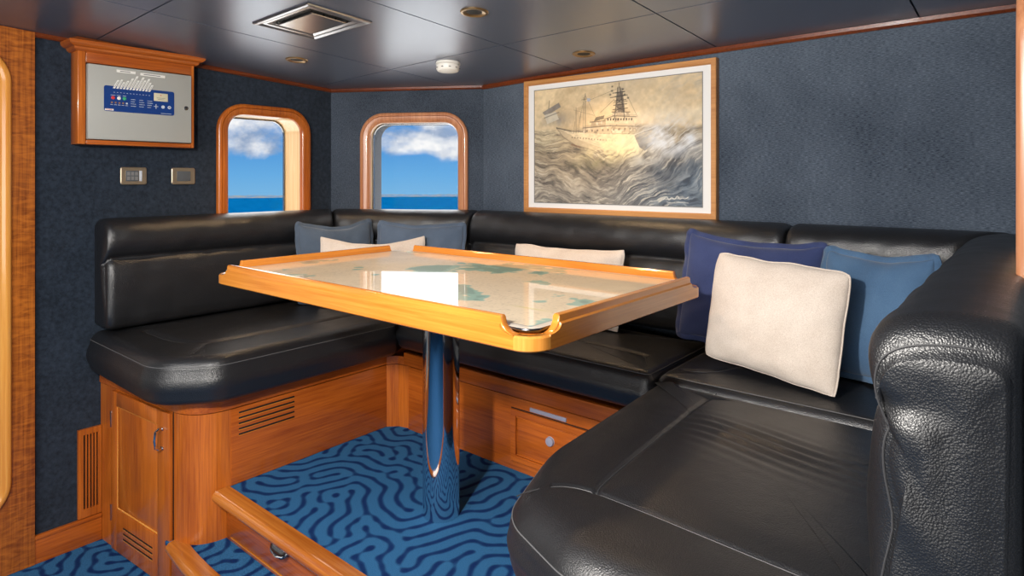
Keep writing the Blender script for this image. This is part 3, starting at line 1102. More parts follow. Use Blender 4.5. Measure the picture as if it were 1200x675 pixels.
def seat_cushion(label, corners, zb, zt, seams, mat, group=None, rb=0.03, rt=0.05, crown=0.012, N=260, R=60, wrinkle=None, bulge=0.012, seam_thread=True, rim_seam=None, loc=None, soft=()):
    O = resample(round_poly(corners), N)
    # make counter clockwise
    ar = 0.5 * np.sum(O[:, 0] * np.roll(O[:, 1], -1) - np.roll(O[:, 0], -1) * O[:, 1])
    if ar < 0: O = O[::-1]
    nr = normals2(O)
    c = O.mean(0)
    rings = []
    for o, z in [(-rb - 0.03, zb + 0.002), (-rb, zb)] + [(-rb + rb * math.sin(a), zb + rb - rb * math.cos(a)) for a in np.linspace(0.25, PI / 2, 7)]:
        rings.append(np.column_stack([O + nr * o, np.full(N, z)]))
    zs0, zs1 = zb + rb, zt - rt
    for t in (0.25, 0.5, 0.75):
        rings.append(np.column_stack([O + nr * bulge * math.sin(PI * t), np.full(N, zs0 + (zs1 - zs0) * t)]))
    for a in np.linspace(0, PI / 2, 10):
        rings.append(np.column_stack([O + nr * (-rt + rt * math.cos(a)), np.full(N, zt - rt + rt * math.sin(a))]))
    base = O - nr * rt

    def height(x, y, t):
        z = zt + crown * (1 - (1 - t) ** 2.2)
        for path, dep, w in seams:
            z = z - dep * np.exp(-(seg_dist(x, y, path) / w) ** 2)
        for path, dep, w in soft:
            z = z - dep * np.exp(-(seg_dist(x, y, path) / w) ** 2)
        if wrinkle: z = z + wrinkle(x, y)
        return z
    ts = np.linspace(0, 0.985, R)
    for t in ts[1:]:
        P = c + (base - c) * (1 - t)
        rings.append(np.column_stack([P, height(P[:, 0], P[:, 1], t)]))
    V = np.vstack(rings)
    nrg = len(rings)
    F = []
    idx = np.arange(nrg * N).reshape(nrg, N)
    nx = np.roll(idx, -1, 1)
    F = np.stack([idx[:-1].ravel(), nx[:-1].ravel(), nx[1:].ravel(), idx[1:].ravel()], 1).tolist()
    F.append(list(idx[0])); F.append(list(idx[-1]))
    T = thing('seat_cushion', label, 'cushion', (loc or (c[0], c[1], zb)), group=group)
    mesh('cover', V, F, mat, T, True)

    def tt(x, y):       # the ring parameter of a point (radial scaling about c)
        q = np.array([x, y]) - c
        r = np.hypot(*q); a = math.atan2(q[1], q[0])
        ba = np.arctan2(base[:, 1] - c[1], base[:, 0] - c[0]); br = np.hypot(base[:, 0] - c[0], base[:, 1] - c[1])
        k = np.argmin(np.abs((ba - a + PI) % (2 * PI) - PI))
        return 1 - min(1.0, r / br[k])
    if seam_thread:
        m = MB()
        for path, dep, w in seams:
            if dep < 0.0025: continue
            Q = resample(path, max(6, int(60)), False)
            m.tube([(p[0], p[1], float(height(np.array([p[0]]), np.array([p[1]]), tt(p[0], p[1]))[0]) + 0.0005) for p in Q], 0.0011, 6)
        if m.V: m.build('stitching', M['thread_dark'], T)
    if rim_seam:
        a, th, lo_, hi_ = rim_seam
        rim = O + nr * (-rt + rt * math.cos(a)) + nr * 0.0003
        z = zt - rt + rt * math.sin(a) + 0.0006
        MB().tube([(p[0], p[1], z) for p in rim], 0.0013, 6, True).build('edge_stitching', th, T)
    return T


def smooth_path(pts, it=3):
    P = [np.array(p, float) for p in pts]
    for _ in range(it):
        Q = [P[0]]
        for a, b in zip(P[:-1], P[1:]):
            Q += [a * .75 + b * .25, a * .25 + b * .75]
        Q.append(P[-1]); P = Q
    return P


def build_cushions():
    # near right cushion
    s1 = smooth_path([(-0.665, 1.672), (-0.652, 1.42), (-0.642, 1.20), (-0.632, 1.03), (-0.622, 0.99)], 2)
    s2 = smooth_path([(-0.622, 0.99), (-0.55, 0.987), (-0.36, 0.977), (-0.20, 0.970)], 1)
    s3 = smooth_path([(-0.622, 0.99), (-0.655, 0.983), (-0.70, 0.955), (-0.722, 0.905), (-0.725, 0.885)], 2)

    def wr(x, y):
        # gathers in the leather, running across the seat
        q = y - 1.40 - 0.18 * (-(x + 0.55))
        mask = np.exp(-((x + 0.45) / 0.17) ** 2) * np.exp(-(q / 0.085) ** 2)
        return 0.0036 * np.sin(q * 170 + 1.5 * np.sin(x * 14)) * mask
    seat_cushion('large black leather seat cushion of the right bench, nearest the viewer',
                 [(-0.145 + 0.14, 0.79, 0.03), (-0.56, 0.79, 0.18), (-0.745, 0.865, 0.14), (-0.826, 1.10, 0.30), (-0.858, 1.69, 0.03), (-0.005, 1.69, 0.03)],
                 0.305, 0.474, [(s1, 0.0045, 0.0055), (s2, 0.0040, 0.0055), (s3, 0.0035, 0.005)], M['leather_coarse'], 'black leather seat cushions',
                 rb=0.07, rt=0.072, N=560, R=200, crown=0.010, soft=[(s1 + s2[1:], 0.006, 0.045)], wrinkle=wr, bulge=0.004, rim_seam=(0.42, M['thread'], 0, 1))
    # left cushion
    sl = smooth_path([(-2.575, 0.935), (-2.35, 0.94), (-2.23, 0.99), (-2.20, 1.09), (-2.20, 1.66)], 2)
    sl2 = [(-2.225, 1.0), (-2.12, 0.90)]
    sl3 = [(-2.20, 0.985), (-2.09, 0.93)]
    seat_cushion('long black leather seat cushion of the left bench with a rounded front corner',
                 [(-2.775, 0.80, 0.03), (-2.17, 0.80, 0.16), (-2.035, 0.95, 0.12), (-2.035, 1.69, 0.02), (-2.13, 1.85, 0.02), (-2.775, 1.85, 0.02)],
                 0.314, 0.472, [(sl, 0.009, 0.012), (sl2, 0.003, 0.006), (sl3, 0.003, 0.005)], M['leather'], 'black leather seat cushions',
                 rt=0.048, N=320, R=70, crown=0.016, rim_seam=(0.35, M['thread'], 0, 1))
    # back cushion
    sb = [(-1.95, 1.86), (-0.98, 1.86)]
    sb2 = [(-0.98, 1.86), (-0.93, 1.78), (-0.92, 1.70)]
    seat_cushion('black leather seat cushion of the back bench, under the picture and behind the table',
                 [(-2.03, 1.693, 0.02), (-0.872, 1.693, 0.03), (-0.872, 2.17, 0.02), (-2.11, 2.17, 0.02), (-2.105, 1.88, 0.02)],
                 0.345, 0.470, [(sb, 0.005, 0.010), (sb2, 0.004, 0.008)], M['leather'], 'black leather seat cushions',
                 rt=0.04, N=320, R=60, rim_seam=(0.9, M['thread'], 0, 1))
    # inside corner on the right
    sc = smooth_path([(-0.83, 1.79), (-0.76, 1.80), (-0.70, 1.86), (-0.66, 2.1)], 2)
    seat_cushion('small black leather corner seat cushion behind the near bench, under the pillows',
                 [(-0.868, 1.696, 0.04), (-0.005, 1.696, 0.02), (-0.005, 2.17, 0.02), (-0.868, 2.17, 0.02)],
                 0.305, 0.472, [(sc, 0.004, 0.009)], M['leather'], 'black leather seat cushions', rt=0.04, N=240, R=50, rim_seam=(1.1, M['thread'], 0, 1))


build_cushions()

PROFILE = [(0.004, 0.485), (0.10, 0.484), (0.130, 0.488), (0.145, 0.505), (0.152, 0.54), (0.153, 0.60), (0.152, 0.68), (0.146, 0.725), (0.135, 0.745),
           (0.122, 0.755), (0.134, 0.762), (0.146, 0.778), (0.153, 0.80), (0.154, 0.825), (0.149, 0.85), (0.138, 0.87), (0.120, 0.886), (0.095, 0.896),
           (0.06, 0.901), (0.025, 0.898), (0.006, 0.888), (0.004, 0.86)]


def backrest(label, p0, p1, inward, miter0=0.0, miter1=0.0, step=0.02, mat=None, puff=0.016, near_end=False, group='black leather backrest pads', dz=0.0, fine=1):
    """pad swept from p0 to p1 along the wall; inward = room side normal; miters shift the ends with depth"""
    p0 = np.array(p0, float); p1 = np.array(p1, float); d = p1 - p0; Lw = np.hypot(*d); d /= Lw
    nrm = np.array(inward, float)
    P = np.array(PROFILE); P[:, 1] += dz
    if near_end:        # the pad of the right bench has a shallower roll
        z = P[:, 1]
        P[:, 1] = np.where(z > 0.755, 0.901 - (0.901 - z) * 0.105 / 0.146, 0.485 + (z - 0.485) * 0.311 / 0.27)
        P[8:11, 0] = (0.141, 0.135, 0.140)
    if fine > 1:
        s = np.linspace(0, len(P) - 1, (len(P) - 1) * fine + 1)
        k = np.arange(len(P))
        # smooth interpolation (catmull-like) apart from the welt
        P = np.column_stack([np.interp(s, k, P[:, 0]), np.interp(s, k, P[:, 1])])
        for _ in range(2): P[1:-1] = 0.25 * P[:-2] + 0.5 * P[1:-1] + 0.25 * P[2:]
    cen = np.array([0.07, 0.66 + dz])
    n = len(P)
    ss = [0, 0.0015, 0.004, 0.008, 0.012, 0.017, 0.023, 0.03, 0.037, 0.044]
    inner = list(np.linspace(0.052, Lw - 0.052, max(3, int(Lw / step))))
    S = ss + inner + [Lw - a for a in ss[::-1]]
    loops = []
    rnd = np.random.default_rng(int(abs(p0[0] * 1000)) + 3)
    ph = rnd.random(6) * 6
    for s in S:
        e = min(s, Lw - s)
        r = 0.03 if not near_end else 0.05
        k = 1.0
        inset = 0.0
        if e < r: inset = r - math.sqrt(max(0, r * r - (r - e) ** 2))
        inset *= 0.75 if not near_end else 0.8
        dirn = P - cen
        ln = np.hypot(dirn[:, 0], dirn[:, 1])[:, None]
        Q = P - dirn / ln * inset
        Q[:, 0] = np.maximum(Q[:, 0], 0.003)
        wob = 0.0016 * np.sin(s * 23 + ph[0] + Q[:, 1] * 30) + 0.0012 * np.sin(s * 51 + ph[1] - Q[:, 1] * 47)
        Q = Q.copy()
        Q[:, 0] += np.where(Q[:, 0] > 0.03, wob, 0)
        t = s / Lw
        shift = miter0 * (1 - t) + miter1 * t
        along = s + Q[:, 0] * (miter0 * (1 - t) - miter1 * t)
        xy = p0[None, :] + d[None, :] * along[:, None] + nrm[None, :] * Q[:, :1]
        loops.append(np.column_stack([xy, Q[:, 1]]))
    V = np.vstack(loops).tolist()
    idx = np.arange(len(loops) * n).reshape(len(loops), n); nx = np.roll(idx, -1, 1)
    F = np.stack([idx[:-1].ravel(), nx[:-1].ravel(), nx[1:].ravel(), idx[1:].ravel()], 1).tolist()
    # end caps: shrinking rings, slightly domed
    for li, sg in ((0, -1), (len(loops) - 1, 1)):
        prev = idx[li]
        L0 = loops[li]
        ctr = L0.mean(0)
        for q, bul in [(q_, 0.011 * (1 - q_ ** 2)) for q_ in (np.linspace(0.97, 0.05, 36) if near_end else (0.9, 0.75, 0.55, 0.3, 0.08))]:
            R_ = ctr + (L0 - ctr) * q
            wv = 0.0
            if near_end:
                wv = 0.0035 * np.sin(R_[:, 2] * 60 + R_[:, 0] * 70) * (1 - q)
                dent = np.exp(-((R_[:, 2] - 0.793) / 0.016) ** 2) * np.exp(-((R_[:, 0] - XR + 0.15) / 0.045) ** 2)
                fold = np.exp(-(((R_[:, 2] - 0.745) + 0.5 * (R_[:, 0] - XR + 0.06)) / 0.02) ** 2) * np.exp(-((R_[:, 0] - XR + 0.05) / 0.03) ** 2)
                wv = wv - 0.014 * dent - 0.006 * fold + 0.008 * np.exp(-((R_[:, 2] - 0.85) / 0.03) ** 2)
            R_ = R_.copy(); R_[:, 0] += d[0] * sg * (bul + wv); R_[:, 1] += d[1] * sg * (bul + wv)
            b = len(V); V += R_.tolist()
            cur = np.arange(b, b + n)
            for a in range(n):
                F.append([int(prev[a]), int(prev[(a + 1) % n]), int(cur[(a + 1) % n]), int(cur[a])])
            prev = cur
        F.append([int(a) for a in prev])
    mid = (p0 + p1) / 2
    T = thing('backrest', label, 'backrest', (mid[0], mid[1], 0.40), group=group)
    mesh('cover', V, F, mat or M['leather'], T, True)
    # welt between the lower pad and the roll
    w = []
    for L0 in loops[3:-3]:
        k = np.argmin(np.abs(L0[:, 2] - ((0.796 if near_end else 0.755) + dz)) + 100 * (np.abs((L0[:, :2] - p0) @ nrm) < 0.06))
        w.append(L0[k] + np.array([nrm[0], nrm[1], 0]) * 0.001)
    MB().tube(w, 0.0022, 6).build('welt', M['piping_dark'], T)
    if near_end:
        for li_ in (1,):
            L0 = loops[li_]
            sel = [L0[k] + np.array([0, -0.0004, 0]) for k in range(n) if L0[k][2] > 0.50 and (XR - L0[k][0] > 0.03)]
            MB().tube(sel, 0.0013, 6).build('edge_stitching', M['thread_dark'], T)
    return T


def build_backs():
    g = 0.0015
    # corner bisector miters: left/corner walls meet at 31.5 deg turn etc.
    a1 = math.radians(58.5 / 2)      # turn from left wall (+Y) to corner wall direction
    a2 = math.radians(31.5 / 2)
    dcor = np.array([CB[0] - CA[0], CB[1] - CA[1]]); dcor /= np.hypot(*dcor)
    ncor = (dcor[1], -dcor[0])
    backrest('long black leather backrest pad along the left wall, below the first window', (XL + 0.002, 0.822), (CA[0] + 0.002, CA[1] - 0.004), (1, 0), 0, math.tan(a1))
    A2 = (CA[0] + dcor[0] * 0.004 + ncor[0] * 0.002, CA[1] + dcor[1] * 0.004 + ncor[1] * 0.002)
    B2 = (CB[0] - dcor[0] * 0.004 + ncor[0] * 0.002, CB[1] - dcor[1] * 0.004 + ncor[1] * 0.002)
    backrest('short angled black leather backrest pad across the corner below the second window', A2, B2, ncor, math.tan(a1), math.tan(a2))
    backrest('black leather backrest pad along the back wall under the framed picture', (CB[0] + 0.004, YB - 0.002), (-0.635, YB - 0.002), (0, -1), math.tan(a2), 0)
    backrest('short black leather backrest pad at the back wall\'s right end, behind the denim pillow', (-0.628, YB - 0.002), (-0.012, YB - 0.002), (0, -1), 0, 1.0)
    backrest('black leather backrest pad of the right bench, its wrinkled end facing the viewer', (XR - 0.002, 0.822), (XR - 0.002, YB - 0.012), (-1, 0), 0, 1.0, step=0.02, mat=M['leather_coarse'], near_end=True, fine=3)


build_backs()


# ------------------------------------------------------------------ table
def build_table():
    x0, x1, y0, y1 = -2.115, -0.752, 0.972, 1.800
    zb, zm = 0.703, 0.735
    T = thing('dinette_table', 'large chart table with golden teak raised rims on a single chrome column', 'table', (-1.43, 1.37, 0.0))
    r = 0.054
    MB().box(x0 + 0.03, x1 - 0.03, y0 + 0.03, y1 - 0.03, zb + 0.006, 0.733, 0.001).build('tabletop', M['teak_x'], T)

    # border ring: outer loop sampled densely, height by distance from the corners
    def loop_off(o):
        return rrect(x0 + o, x1 - o, y0 + o, y1 - o, r - o if r - o > 0.02 else 0.02, 12)
    # parametrise: list of (outer point, inward normal)
    def ring():
        pts = []
        for side in range(4):
            pass
        return pts
    H = 0.7695; LO = 0.7345; w = 0.022; sc = 0.038

    def rail(axis, fixed, a, b, sign, mat, name='rim_rail'):
        # a straight rail with scooped ends. fixed = outer coordinate, sign = inward direction
        n = 40
        S = [a + (b - a) * k / n for k in range(n + 1)]
        S = sorted(set(S + [a + sc * t for t in (0.1, 0.2, 0.3, 0.4, 0.5, 0.6, 0.7, 0.8, 0.9, 1)] + [b - sc * t for t in (0.1, 0.2, 0.3, 0.4, 0.5, 0.6, 0.7, 0.8, 0.9, 1)]))
        loops = []
        for s in S:
            e = min(s - a, b - s) / sc
            h = H if e >= 1 else LO + (H - LO) * (1 - math.sqrt(max(0, 1 - e * e)))
            zl = zm + 0.008
            hh = max(h, LO)
            k = (hh - LO) / (H - LO)
            pr = [(0, zb + 0.003), (0.003, zb), (w + 0.012, zb), (w + 0.012, zb + 0.01), (w + 0.012, 0.733), (w, 0.7335), (w, hh - 0.005 * k), (w - 0.004, hh), (0.010, hh), (0.006, hh - 0.002 * k),
                  (0.005, hh - 0.006 * k), (0.0045, LO + (hh - LO) * .55), (0.0, LO + (hh - LO) * .45)]
            if axis == 'X': loops.append([(s, fixed + sign * o, z) for o, z in pr])
            else: loops.append([(fixed + sign * o, s, z) for o, z in pr])
        V, F = loft(loops, True, True, True)
        mesh(name, V, F, mat, T, True, auto=38)
    rail('X', y0, x0 + r, x1 - r, 1, M['teak_x'])
    rail('X', y1, x0 + r, x1 - r, -1, M['teak_x'])
    rail('Y', x0, y0 + r, y1 - r, 1, M['teak_y'])
    rail('Y', x1, y0 + r, y1 - r, -1, M['teak_y'])
    for cx, cy, a0 in ((x1 - r, y0 + r, -90), (x1 - r, y1 - r, 0), (x0 + r, y1 - r, 90), (x0 + r, y0 + r, 180)):
        loops = []
        for k in range(13):
            a = math.radians(a0 + 90 * k / 12)
            c, s = math.cos(a), math.sin(a)
            pr = [(0, zb + 0.003), (0.003, zb), (w + 0.012, zb), (w + 0.012, 0.7325), (w, 0.733), (w, LO - 0.002), (w - 0.003, LO), (0.004, LO), (0, LO - 0.004)]
            loops.append([(cx + (r - o) * c, cy + (r - o) * s, z) for o, z in pr])
        V, F = loft(loops, True, True, True)
        mesh('corner_block', V, F, M['teak_z'], T, True, auto=38)

    # the chart, printed in the mesh, under polished glass
    ix0, ix1, iy0, iy1 = x0 + w + 0.0005, x1 - w - 0.0005, y0 + w + 0.0005, y1 - w - 0.0005
    nx, ny = 420, 260
    X, Y = np.meshgrid(np.linspace(ix0, ix1, nx), np.linspace(iy0, iy1, ny))
    # round the corners of the sheet
    rc = r - w
    for sx, cx in ((-1, ix0 + rc), (1, ix1 - rc)):
        for sy, cy in ((-1, iy0 + rc), (1, iy1 - rc)):
            m = ((X - cx) * sx > 0) & ((Y - cy) * sy > 0)
            dx = (X - cx)[m]; dy = (Y - cy)[m]
            mx_ = np.maximum(abs(dx), abs(dy)); hy = np.hypot(dx, dy) + 1e-9
            X[m] = cx + dx * mx_ / hy; Y[m] = cy + dy * mx_ / hy

    def noise2(shape, period, seed, octs=4):
        rr = np.random.default_rng(seed)
        out = np.zeros(shape)
        amp = 1; tot = 0
        for o in range(octs):
            g = rr.random((int(shape[0] / period * 2 ** o) + 3, int(shape[1] / period * 2 ** o) + 3))
            yy = np.linspace(0, g.shape[0] - 2.01, shape[0]); xx = np.linspace(0, g.shape[1] - 2.01, shape[1])
            y_ = yy.astype(int); x_ = xx.astype(int)
            fy = (yy - y_)[:, None]; fx = (xx - x_)[None, :]
            fy = fy * fy * (3 - 2 * fy); fx = fx * fx * (3 - 2 * fx)
            a = g[y_][:, x_]; b = g[y_][:, x_ + 1]; c = g[y_ + 1][:, x_]; d = g[y_ + 1][:, x_ + 1]
            out += amp * ((a * (1 - fx) + b * fx) * (1 - fy) + (c * (1 - fx) + d * fx) * fy)
            tot += amp; amp *= 0.5
        return out / tot
    n1 = noise2((ny, nx), 56, 11, 5)
    n2 = noise2((ny, nx), 30, 12, 4)
    n3 = noise2((ny, nx), 12, 13, 3)
    land = L3(244, 226, 196)[None, None] * np.ones((ny, nx, 1))
    land = land * (1 + 0.10 * (n2 - .5)[..., None] * 2)
    water = L3(158, 196, 184)[None, None] * np.ones((ny, nx, 1))
    U = (X - ix0) / (ix1 - ix0)
    f = n1 - 0.5 + 0.07 * np.exp(-((U - 0.55) / 0.2) ** 2) - 0.1 * np.clip((U - 0.74) * 5, 0, 1)
    t = np.clip((f - 0.10) / 0.012 + 0.5, 0, 1)[..., None]
    col = land * (1 - t) + water * t
    deep = np.clip((f - 0.15) / 0.01 + .5, 0, 1)[..., None]
    col = col * (1 - deep * 0.22)
    for lv in (0.06, 0.02, -0.02, -0.07, -0.12):      # contour lines
        ln = np.exp(-((f - lv) / 0.0022) ** 2)[..., None] * 0.35
        col = col * (1 - ln) + L3(120, 108, 96) * ln
    ln = np.exp(-((n3 - 0.5) / 0.006) ** 2)[..., None] * 0.22
    col = col * (1 - ln) + L3(130, 112, 98) * ln
    ye = np.exp(-(((X + 0.91) / 0.05) ** 2 + ((Y - 1.16) / 0.006) ** 2))[..., None] * 0.5
    col = col * (1 - ye) + L3(214, 206, 90) * ye
    e = np.minimum(np.minimum(X - ix0, ix1 - X), np.minimum(Y - iy0, iy1 - Y))
    bd = (np.abs(e - 0.022) < 0.0022)[..., None] * 0.6
    col = col * (1 - bd) + L3(90, 100, 120) * bd
    mg = (e < 0.02)[..., None] * 1.0
    col = col * (1 - mg) + L3(228, 218, 204) * mg
    idx = np.arange(nx * ny).reshape(ny, nx)
    F = np.stack([idx[:-1, :-1].ravel(), idx[:-1, 1:].ravel(), idx[1:, 1:].ravel(), idx[1:, :-1].ravel()], 1).tolist()
    V = np.stack([X.ravel(), Y.ravel(), np.full(X.size, 0.746)], 1)
    o = mesh('chart', V, F, M['chart'], T, True)
    set_pattern(o, col.reshape(-1, 3))
    md = o.modifiers.new('thick', 'SOLIDIFY'); md.thickness = 0.008; md.offset = -1
    o.data.materials.append(M['pewter']); md.material_offset_rim = 1

    m = MB().lathe((-1.43, 1.37, 0.0), [(0.0575, 0.001), (0.0575, 0.2), (0.0575, 0.45), (0.0575, zb - 0.004)], 'Z', 96)
    m.build('column', M['chrome'], T)
    MB().cyl((-1.43, 1.37, zb - 0.012), 0.15, 0.0185, 'Z', 48, bev=0.003).build('mounting_plate', M['steel'], T)
    return noise2


noise2 = build_table()


# ------------------------------------------------------------------ pillows
def noise_edge(n, seed):
    return (noise2((n, n), 14, seed + 40, 2) - 0.5) * 2


def pillow(label, loc, yaw, lean, w, h, t, mat, roll=0.0, flange=0.0, pinch=0.05, seed=1, sagtop=0.0, group=None, name='pillow', corner_drop=0.0):
    """yaw about Z (0 faces -Y), lean tips the top backwards"""
    n = 56
    u = np.linspace(-1, 1, n)
    u = np.sign(u) * (1 - (1 - np.abs(u)) ** 1.35)
    U, Vv = np.meshgrid(u, u)
    rr = np.random.default_rng(seed)
    n1 = noise2((n, n), 18, seed, 3) - 0.5
    X = w / 2 * U * (1 - pinch * (1 - Vv ** 2))
    Z = h / 2 * Vv * (1 - pinch * 1.2 * (1 - U ** 2))
    rc_ = 1 - 0.045 * (U ** 2 * Vv ** 2) ** 2.5
    X = X * rc_; Z = Z * rc_
    X = X + 0.004 * n1 * 2; Z = Z + 0.006 * noise_edge(n, seed)
    Z = Z - sagtop * (1 - U ** 2) * np.clip(Vv, 0, 1) ** 2
    prof = (np.clip(1 - np.abs(U) ** 2.6, 0, 1) * np.clip(1 - np.abs(Vv) ** 2.6, 0, 1)) ** 0.55
    # creases running in from the corners
    cr = 0.0
    for sx in (-1, 1):
        for sy in (-1, 1):
            a = np.arctan2(Vv * sy + 1e-6, U * sx + 1e-6)
            rad = np.hypot(U, Vv)
            cr = cr + np.exp(-((rad - 1.05) / 0.35) ** 2) * np.cos((a - PI / 4) * 14 + rr.random() * 2) * (U * sx > 0) * (Vv * sy > 0)
    T_ = t / 2 * prof * (1 + 0.28 * n1) + 0.0032 * cr * prof
    T_ = np.maximum(T_, 0.0)
    front = np.stack([X, -T_ - 0.0015, Z], -1).reshape(-1, 3)
    back = np.stack([X, T_ + 0.0015, Z], -1).reshape(-1, 3)
    idx = np.arange(n * n).reshape(n, n)
    q = np.stack([idx[:-1, :-1].ravel(), idx[:-1, 1:].ravel(), idx[1:, 1:].ravel(), idx[1:, :-1].ravel()], 1)
    F = q.tolist() + (q[:, ::-1] + n * n).tolist()
    bd = list(idx[0, :]) + list(idx[1:, -1]) + list(idx[-1, -2::-1]) + list(idx[-2:0:-1, 0])
    m = len(bd)
    for k in range(m):
        a, b = int(bd[k]), int(bd[(k + 1) % m])
        F.append([a, b, b + n * n, a + n * n])
    V = np.vstack([front, back])
    T = thing(name, label, 'pillow', loc, (lean, roll, yaw), group)
    T.rotation_mode = 'XYZ'
    # rotation: roll about Y, lean about X, then yaw
    R = Matrix.Rotation(yaw, 4, 'Z') @ Matrix.Rotation(-lean, 4, 'X') @ Matrix.Rotation(roll, 4, 'Y')
    T.rotation_euler = R.to_euler('XYZ')
    # local frame: centre at the pillow's middle
    mesh('cover', V, F, mat, T, True, local=True)
    edge = [(front[b] + back[b]) / 2 for b in bd]
    if flange > 0:
        E0 = np.array(edge)
        c = np.zeros(3)
        dirn = E0.copy(); dirn[:, 1] = 0
        # outward normal of the outline
        tt = np.roll(E0, -1, 0) - np.roll(E0, 1, 0)
        nn = np.stack([tt[:, 2], np.zeros(m), -tt[:, 0]], 1)
        nn /= np.linalg.norm(nn, axis=1)[:, None] + 1e-9
        s = np.sign(np.sum(nn * dirn, 1)).mean()
        nn *= 1 if s > 0 else -1
        k = np.arange(m)
        wav = 0.0035 * np.sin(k * 0.55 + seed) + 0.003 * np.sin(k * 0.23 + 2 * seed)
        E1 = E0 + nn * flange; E1[:, 1] += wav
        I1 = E0 - nn * 0.004
        loops = [np.column_stack([I1[:, 0], I1[:, 1] - 0.0018, I1[:, 2]]), np.column_stack([E1[:, 0], E1[:, 1] - 0.0016, E1[:, 2]]),
                 np.column_stack([E1[:, 0], E1[:, 1] + 0.0016, E1[:, 2]]), np.column_stack([I1[:, 0], I1[:, 1] + 0.0018, I1[:, 2]])]
        V, F = loft([l.tolist() for l in loops])
        mesh('flange', V, F, mat, T, True, local=True)
    else:
        MB().tube(edge, 0.0032, 6, True).build('edge_seam', mat, T, local=True)
    return T


def build_pillows():
    d = math.radians
    pillow('slate blue pillow against the left backrest, left of the corner', (-2.490, 1.715, 0.675), d(70), d(9), 0.345, 0.365, 0.10, M['slate_cloth'], flange=0.014, seed=2, sagtop=0.03)
    pillow('slate blue pillow in the corner below the second window', (-2.205, 1.975, 0.668), d(31), d(9), 0.42, 0.36, 0.09, M['steel_cloth'], flange=0.014, seed=5, sagtop=0.015)
    pillow('cream oblong pillow at the corner, in front of the two slate blue pillows', (-2.272, 1.757, 0.640), d(48), d(8), 0.47, 0.31, 0.07, M['linen'], seed=8, sagtop=0.03)
    pillow('cream oblong pillow alone on the back bench, mostly hidden by the table rim', (-1.445, 2.058, 0.631), d(0), d(10), 0.54, 0.31, 0.11, M['linen'], seed=11, sagtop=0.008, roll=d(-1))
    pillow('navy blue flanged pillow behind the large cream pillow', (-0.720, 2.070, 0.681), d(0), d(10), 0.45, 0.365, 0.11, M['navy_cloth'], flange=0.016, seed=14, sagtop=0.025, roll=d(3))
    pillow('large cream linen pillow standing in front of the navy and denim blue pillows', (-0.572, 1.845, 0.655), d(-12), d(9), 0.405, 0.325, 0.13, M['linen'], roll=d(2.8), seed=17, pinch=0.03)
    pillow('denim blue flanged pillow beside the right backrest', (-0.340, 1.965, 0.672), d(-20), d(8), 0.30, 0.35, 0.11, M['denim_cloth'], flange=0.016, seed=20, sagtop=0.012)


build_pillows()


